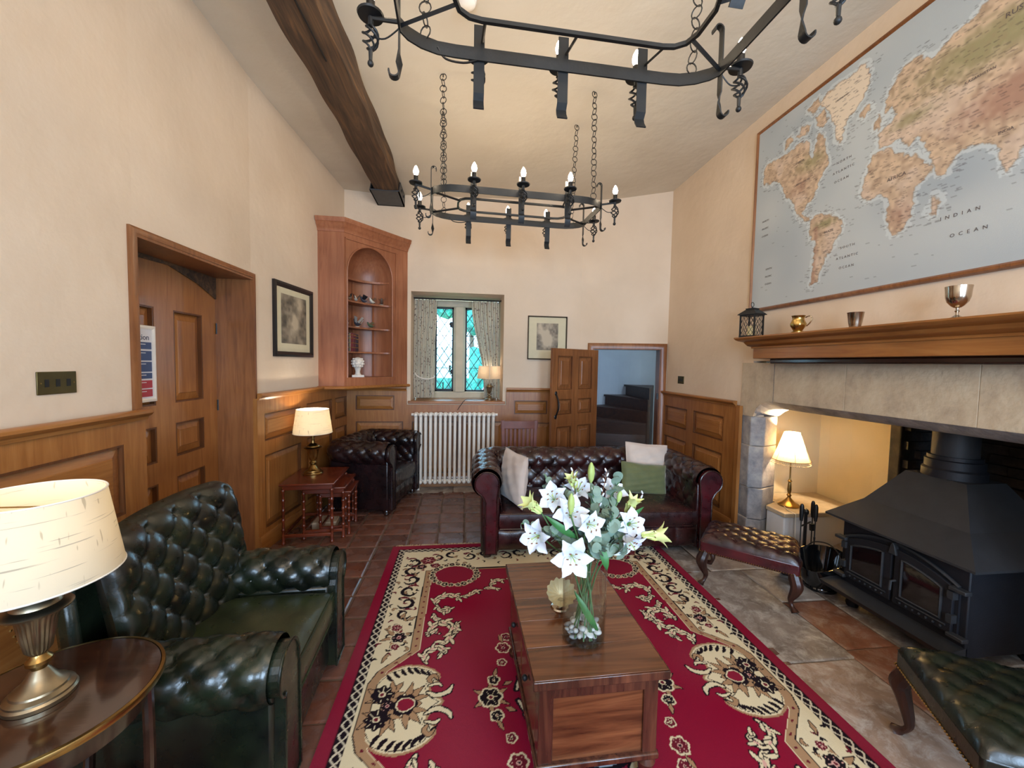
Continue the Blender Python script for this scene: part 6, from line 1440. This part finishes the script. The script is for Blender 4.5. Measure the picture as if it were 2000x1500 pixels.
# field medallion: sprays and centre
for a in range(6): leaf(.68, .0, .090, a*PI/3+.5, .013)
flower(.68, 0, .048, 6, BLK, CRM, MAR, out=CRM, ow=.009); flower(.70, .095, .026, 5, BLK, CRM, MAR, out=CRM, ow=.007)
leaf(.70, .11, .06, 1.2, .010); leaf(.74, .06, .05, .4, .010)
ce = ((U-1.085)/.235)**2+(V/.36)**2
for k in range(5):
    b = .25*k; stroke([(.80+.02*k, .03+.07*k), (.84+.03*k, .09+.07*k), (.90+.02*k, .08+.07*k), (.90, .04+.07*k)], .014, CRM, .010)
flower(.765, .30, .034, 6, MAR, PNK, BLK, out=CRM, ow=.008); flower(.75, .20, .020, 5, MAR, CRM, BLK, out=CRM); flower(.79, .38, .026, 5, MAR, PNK, BLK, out=CRM); leaf(.765, .34, .06, 1.8, .01)
put(ce < 1, np.array(srgb(190, 204, 214))); put((ce > .94) & (ce < 1.06), BLK); put((ce > .78) & (ce < .82), TAU)
for k in range(7): flower(1.085-.24*math.sin(k*PI/12), .27*math.cos(k*PI/12), .03, 6, MAR, PNK, BLK, out=None)
M['rugm'] = attr_mat('rug_pile', 1.0, .5, 500, Specular_IOR_Level=.1)
color_grid('pile', xs, ys, im, lambda X, Y: np.stack([X, Y, .0125+.0006*vnoise(X, Y, .01, 6)], -1), M['rugm'], rug, True)
G().box(RX0, RX1, RYC-RYH, RYC+RYH, .0025, .0118).build('backing', plain('rug_edge', srgb(150, 28, 50), .9), rug, world=True)
fr = plain('rug_fringe', srgb(196, 172, 140), .9)
g = G(); rr = random.Random(4)
for k in range(520):
    x = RX0+.01+(RX1-RX0-.02)*k/520; l_ = rr.uniform(.025, .045); g.add([(x, RYC+RYH, .010), (x+.004, RYC+RYH, .010), (x+.004+rr.uniform(-.012, .012), RYC+RYH+l_, .005), (x+rr.uniform(-.012, .012), RYC+RYH+l_*.9, .005)], [(0, 1, 2, 3)])
tag(g.build('fringe', fr, rug, world=True, fix=False), kind='stuff')
# ================================================================ VASE AND FLOWERS
VX, VY, VZ = .467, 1.405, .462
va = thing('glass_vase', 'tall clear glass cylinder vase of white lilies on the coffee table', 'vase', (VX, VY, VZ))
def thin(name, col, ior, k):
    t = NT(name); a = t.n('ShaderNodeBsdfTransparent'); a.inputs[0].default_value = tuple(col)+(1,); b = t.n('ShaderNodeBsdfGlossy'); b.inputs['Roughness'].default_value = .01
    f0 = t.n('ShaderNodeLayerWeight'); f = t.n('ShaderNodeMath', operation='POWER'); f.inputs[1].default_value = 4; t.l(f0.outputs['Facing'], f.inputs[0]); m = t.n('ShaderNodeMath', operation='MULTIPLY_ADD'); m.inputs[1].default_value = .75*k; m.inputs[2].default_value = .05*k; x = t.n('ShaderNodeMixShader')
    t.l(f.outputs[0], m.inputs[0]); t.l(m.outputs[0], x.inputs[0]); t.l(a.outputs[0], x.inputs[1]); t.l(b.outputs[0], x.inputs[2]); t.l(x.outputs[0], t.o.inputs[0]); return t.m
GL = thin('clear_glass', (.96, .975, .975), 1.45, .9); WT = thin('vase_water', (.95, .97, .975), 1.33, .8)
G().lathe([(0, 0), (.076, 0), (.080, .004), (.083, .30), (.0815, .302), (.0795, .298), (.0765, .012), (0, .010)], 64).build('glass', GL, va)
G().lathe([(0, .0105), (.076, .0105), (.0768, .095), (0, .0951)], 48).build('water', WT, va)
rr = random.Random(12)
peb = [plain('pebble_%d' % k, c, .35, var=.08) for k, c in enumerate([srgb(226, 224, 220), srgb(190, 188, 184), srgb(150, 150, 150), srgb(206, 196, 180)])]
pm = [G().ball((0, 0, 0), 1, 10, 7, (.016*a, .012*b, .009*c)).mesh('pebble', peb[k % 4]) for k, (a, b, c) in enumerate([(1, 1, 1), (.8, 1.1, 1), (1.2, .9, .9), (.9, .9, 1.2), (1, 1.2, .8), (.7, .8, 1)])]
for k in range(56):
    a = rr.uniform(0, 6.28); r = .058*math.sqrt(rr.random()); o = link('pebble', pm[k % 6]); o.location = (VX+r*math.cos(a), VY+r*math.sin(a), VZ+.020+.011*(k//13)+rr.uniform(-.002, .002)); o.rotation_euler = (rr.uniform(-.5, .5), rr.uniform(-.5, .5), a)
    tag(o, 'pale rounded pebble in the water at the bottom of the vase', 'pebble', 'pebbles in the vase')
pet = NT('lily_petal'); c = pet.ramp(pet.noise(pet.coord(), 30, 3), [(.3, srgb(208, 214, 228)), (.7, srgb(226, 230, 240))]); pet.fin(c, .6, Subsurface_Weight=.1); PET = pet.m
yel = plain('lily_green_white', srgb(214, 222, 150), .5, var=.1); grn = plain('leaf_green', srgb(56, 116, 62), .45, var=.25, scale=20); budg = plain('bud_green', srgb(170, 190, 110), .5, var=.15, scale=20); stemm = plain('stem_green', srgb(70, 104, 60), .5, var=.2)
anth = plain('anther', srgb(120, 76, 48), .7); eu = plain('eucalyptus_leaf', srgb(116, 138, 122), .65, var=.16, scale=26)
def basis(d, up=(0, 0, 1), roll=0):
    z = unit(d); x = Vector(up).cross(z); x = x.normalized() if x.length > .01 else Vector((1, 0, 0)); y = z.cross(x); m = Matrix((x, y, z)).transposed(); return m @ Matrix.Rotation(roll, 3, 'Z')
BASE = Vector((VX, VY, VZ+.03))
def stem_to(p, par, r=.003, spread=None, k=0):
    rr_ = random.Random(int(p[0]*1000+p[2]*77)); a = rr_.uniform(0, 6.28); b0 = Vector((VX+.05*math.cos(a), VY+.05*math.sin(a), VZ+.02)); mid = Vector((VX-.035*math.cos(a)+.25*(p[0]-VX), VY-.03*math.sin(a)+.25*(p[1]-VY), VZ+.30))
    if (Vector((mid.x-VX, mid.y-VY))).length > .06: q = Vector((mid.x-VX, mid.y-VY)).normalized()*.06; mid.x, mid.y = VX+q.x, VY+q.y
    return G().tube(spline([tuple(b0), tuple((b0+mid)/2), tuple(mid), tuple((mid*.45+Vector(p)*.55)), tuple(p)], 5), r, 7).build('stem', stemm, par, world=True)
def petal_mesh(L_, w, curl, open_, cup=.35, mat=None):
    def f(u, v):
        s = v; a = open_+curl*s*s; # angle from axis
        r = 0; zz = 0; n = 10
        for k in range(n): aa = open_+curl*((k+.5)/n*s)**1.6; r += math.sin(aa)*L_*s/n; zz += math.cos(aa)*L_*s/n
        ww = w*1.18*(math.sin(PI*min(1, s*.93+.07)**.92)**.80)*(1 if s < 1 else 0); x = (u-.5)*2
        th = open_+curl*s**1.6; off = cup*ww*x*x
        return (r-off*math.cos(th)*1, x*ww+.0015*math.sin(s*20)*x, zz+off*math.sin(th))
    return G().grid(9, 15, f)
def lily(label, p, d, L_=.078, open_=.75, curl=1.1, w=.020, roll=0, np_=6, mat=PET):
    t_ = thing('lily_flower', label, 'flower', p); R = basis(d, roll=roll).to_4x4(); base = Vector(p)-unit(d)*.03
    for k in range(np_):
        g_ = petal_mesh(L_*(1 if k % 2 else .96), w*(1.0 if k % 2 else .78), curl, open_*(1 if k % 2 else .92)); Mx = Matrix.Translation(-unit(d)*.03+Vector((0, 0, 0))) @ R @ Matrix.Rotation(k*2*PI/np_+(.1 if k % 2 else 0), 4, 'Z'); g_.xf(Mx); g_.build('petal', mat, t_, ang=180, fix=False)
    g_ = G(); g2 = G(); rr_ = random.Random(int(p[0]*999))
    for k in range(6):
        a = k*PI/3; tip = Vector((.020*math.cos(a), .020*math.sin(a), .045)); g_.tube([(0, 0, 0), tuple(tip*.6+Vector((0, 0, .008))), tuple(tip)], .0009, 5); g2.ball(tuple(tip), .0035, 6, 4, (1.6, .7, .7))
    g_.tube([(0, 0, 0), (.002, 0, .058)], .0016, 5); g_.ball((.002, 0, .058), .0035, 6, 4); Mx = Matrix.Translation(-unit(d)*.03) @ R
    g_.xf(Mx).build('stamens', budg, t_); g2.xf(Mx).build('anthers', anth, t_)
    stem_to(tuple(base), t_); return t_
lily('front white lily wide open towards the viewer, lowest in the middle of the bouquet', (.377, 1.27, .845), (-.10, -1, .12), .088, .80, .85, .024)
lily('white lily turned to the left at the lower left of the bouquet', (.263, 1.35, .885), (-.62, -.72, .12), .080, .7, 1.1, .021, .3)
lily('drooping white lily at the lower right of the bouquet', (.605, 1.33, .862), (.30, -.75, -.55), .088, .62, 1.2, .022, .5)
lily('white lily with recurved petals on the right, beside the long yellow-green bud', (.64, 1.39, .905), (.10, -.9, .45), .074, .7, 1.3, .021, .2)
lily('white lily at the upper left of the bouquet', (.345, 1.44, .995), (-.35, -.75, .55), .080, .62, 1.0, .022, .7)
lily('white lily below the upright green bud at left of centre', (.40, 1.38, .955), (-.05, -.8, .6), .085, .75, .9, .024, .1)
lily('white lily at the back right of the bouquet', (.625, 1.54, .985), (.15, -.6, .8), .074, .75, 1.0, .020, .4)
lily('white lily at the back centre behind the eucalyptus', (.47, 1.52, 1.005), (0, -.6, .8), .076, .75, .9, .021, .9)
lily('half-hidden white lily deep in the centre of the bouquet', (.455, 1.32, .935), (.15, -.9, .2), .070, .7, .8, .020, 1.2)
def trumpet(label, p, d, L_=.11, mat=yel, op=.14, curl=.9, w=.016):
    return lily(label, p, d, L_, op, curl, w, 0, 6, mat)
trumpet('long yellow-green half-open lily pointing to the right', (.70, 1.37, .868), (.98, -.1, .02))
trumpet('half-open yellow-green lily reaching up to the left', (.275, 1.42, .965), (-.75, -.1, .65), .10)
trumpet('half-open yellow-green lily on the upper right near the green cushion', (.655, 1.45, .945), (.35, -.25, .9), .095, curl=.7)
trumpet('pale yellow lily at the top centre of the bouquet', (.44, 1.50, 1.035), (-.35, -.2, .85), .075, curl=.8)
def bud(label, p, d, L_, r):
    t_ = thing('lily_bud', label, 'flower bud', p); g_ = G().lathe([(.003, 0), (r*.75, L_*.2), (r, L_*.5), (r*.8, L_*.78), (r*.3, L_*.96), (0, L_)], 18, flute=.10, nf=3, fr=(.01, L_*.95)); g_.xf(basis(d).to_4x4()); g_.build('bud', budg, t_); stem_to(p, t_)
bud('upright closed green lily bud left of the bouquet centre', (.386, 1.34, .968), (.0, -.05, 1), .078, .013)
bud('tall closed green lily bud at the very top of the bouquet', (.505, 1.48, 1.035), (0, 0, 1), .085, .014)
bud('small closed green lily bud in front of the eucalyptus', (.615, 1.47, .96), (.2, 0, 1), .05, .010)
def euc(label, pts, n, r0, r1):
    t_ = thing('eucalyptus_sprig', label, 'foliage', pts[-1]); P_ = spline(pts, 6); L_ = polylen(P_)
    G().tube(P_, .0018, 6).build('stem', stemm, t_, world=True); rr_ = random.Random(len(label))
    for k in range(n):
        s = L_[-1]*(.12+.86*k/(n-1)); p, d = sample(P_, L_, s); a = rr_.uniform(0, 6.28); R = (r0+(r1-r0)*k/(n-1))*rr_.uniform(.85, 1.15); dd_ = basis(d, (0, 1, 0)); out = dd_ @ Vector((math.cos(a), math.sin(a), .35))
        m_ = basis(unit(out.cross(Vector(d))*.9+Vector(d)*.7+Vector((0, -.4, 0)))).to_4x4(); m_.translation = Vector(p)+unit(out)*R
        g_ = G(); R *= 1.25; g_.add([(0, 0, 0)]+[(R*math.cos(q*PI/6), R*math.sin(q*PI/6), R*.14*math.cos(q*PI/3)) for q in range(12)], [(0, q+1, (q+1) % 12+1) for q in range(12)]); g_.xf(m_).build('leaf', eu, t_, world=True, ang=180, fix=False)
euc('eucalyptus sprig with small round leaves at the upper left of the bouquet', [(.45, 1.42, .80), (.36, 1.46, .96), (.322, 1.49, 1.07)], 14, .017, .009)
euc('large-leaved eucalyptus sprig rising up the centre of the bouquet', [(.48, 1.40, .80), (.49, 1.40, .92), (.488, 1.40, 1.045)], 26, .022, .013)
euc('grey-green eucalyptus sprig right of the bouquet centre', [(.47, 1.40, .80), (.53, 1.36, .90), (.545, 1.34, .97)], 24, .026, .016)
euc('low eucalyptus sprig hanging just right of the front lily', [(.50, 1.40, .84), (.49, 1.32, .88), (.475, 1.28, .86)], 18, .022, .013)
euc('eucalyptus sprig reaching to the green cushion at the back right', [(.50, 1.42, .85), (.58, 1.47, .97), (.645, 1.52, 1.04)], 18, .022, .018)
euc('small-leaved eucalyptus sprig at the lower left behind the left lily', [(.42, 1.42, .80), (.30, 1.40, .89), (.215, 1.38, .925)], 16, .016, .009)
euc('dark eucalyptus sprig filling the bouquet under the right lily', [(.50, 1.40, .80), (.56, 1.38, .86), (.60, 1.40, .90)], 20, .022, .014)
euc('small dark eucalyptus sprig tucked under the left lily', [(.45, 1.40, .80), (.37, 1.37, .86), (.315, 1.37, .90)], 18, .018, .012)
euc('eucalyptus sprig hanging over the right side of the vase rim', [(.50, 1.38, .83), (.55, 1.34, .85), (.58, 1.33, .82)], 14, .020, .013)
euc('upright eucalyptus sprig between the upper left lilies', [(.46, 1.42, .84), (.41, 1.44, .94), (.40, 1.46, 1.02)], 18, .018, .011)
def catkin(label, pts):
    t_ = thing('willow_twig', label, 'twig', pts[-1]); P_ = spline(pts, 6); L_ = polylen(P_); G().tube(P_, .0012, 5).build('stem', anth, t_, world=True); g_ = G()
    for k in range(8):
        p, d = sample(P_, L_, L_[-1]*(.45+.55*k/7)); s = (-1)**k; q = Vector(p)+Vector((s*.006, 0, .002)); tmp = G().ball((0, 0, 0), 1, 8, 6, (.0038, .0038, .0085)); tmp.xf(Matrix.Translation(q) @ Matrix.Rotation(s*.45, 4, 'Y')); o_ = len(g_.v); g_.v += tmp.v; g_.f += [tuple(i+o_ for i in f) for f in tmp.f]
    tag(g_.build('catkins', PET, t_, world=True), kind='stuff')
catkin('pussy willow twig just left of the top green bud', [(.47, 1.42, .86), (.445, 1.48, .98), (.438, 1.50, 1.085)])
catkin('pussy willow twig just right of the top green bud', [(.49, 1.42, .86), (.55, 1.48, .98), (.578, 1.50, 1.08)])
catkin('pussy willow twig leaning out at the right of the bouquet', [(.50, 1.42, .86), (.66, 1.48, .92), (.735, 1.50, .985)])
def blade(label, p0, p1, w, bend=.02, mat=grn):
    p0, p1 = Vector(p0), Vector(p1); d = p1-p0; side = unit(d.cross(Vector((.15, 1, .1))))
    def f(u, v):
        s = v; c_ = p0+d*s+Vector((0, -bend*math.sin(PI*s), 0)); return tuple(c_+side*((u-.5)*2*w*math.sin(PI*min(1, s*.93+.07))**.8)+Vector((0, .25*w*abs(u-.5)*2, 0)))
    tag(G().grid(5, 14, f).build('lily_leaf', mat, None, ang=180, fix=False), label, 'leaf')
blade('bright green leaf slanting inside the glass vase', (VX+.035, VY-.060, VZ+.065), (VX-.055, VY-.045, VZ+.215), .0125)
blade('dark green leaf spreading left above the front lily', (.42, 1.36, .87), (.30, 1.37, .955), .014)
blade('dark green leaf behind the drooping right lily', (.54, 1.40, .86), (.66, 1.42, .905), .013)
blade('green leaf at the upper right beside the half-open lily', (.60, 1.44, .90), (.715, 1.45, .945), .012)
blade('broad green leaf hanging by the vase rim on the left', (.43, 1.36, .84), (.34, 1.33, .80), .012)
blade('broad green leaf at the vase rim on the right', (.50, 1.36, .86), (.525, 1.33, .76), .014)
# shell dish
sh_ = thing('shell_dish', 'scalloped brass shell dish on the coffee table behind the vase', 'dish', (.425, 1.60, .463), .0)
def shell(sg):
    def f(u, v):
        a = 2*PI*u; r = .062*v*(1+.05*math.cos(14*a)*v*v); z = .026+.040*v**1.6+.006*math.cos(14*a)*v*v+(.0025 if sg > 0 else 0)
        return (r*math.cos(a), r*math.sin(a)*.9, z)
    return f
shm = plain('shell_gilt', srgb(206, 188, 146), .45, .35, var=.15)
g = G(); g.grid(120, 12, shell(1), True); g.grid(120, 12, shell(-1), True); Rt = Matrix.Rotation(.80, 4, 'X'); g.xf(Matrix.Translation((0, .03, .028)) @ Rt); g.build('bowl', shm, sh_)
G().lathe([(0, 0), (.040, 0), (.036, .006), (.018, .012), (.014, .024), (.022, .040), (0, .042)], 28).build('foot', M['silver'], sh_)
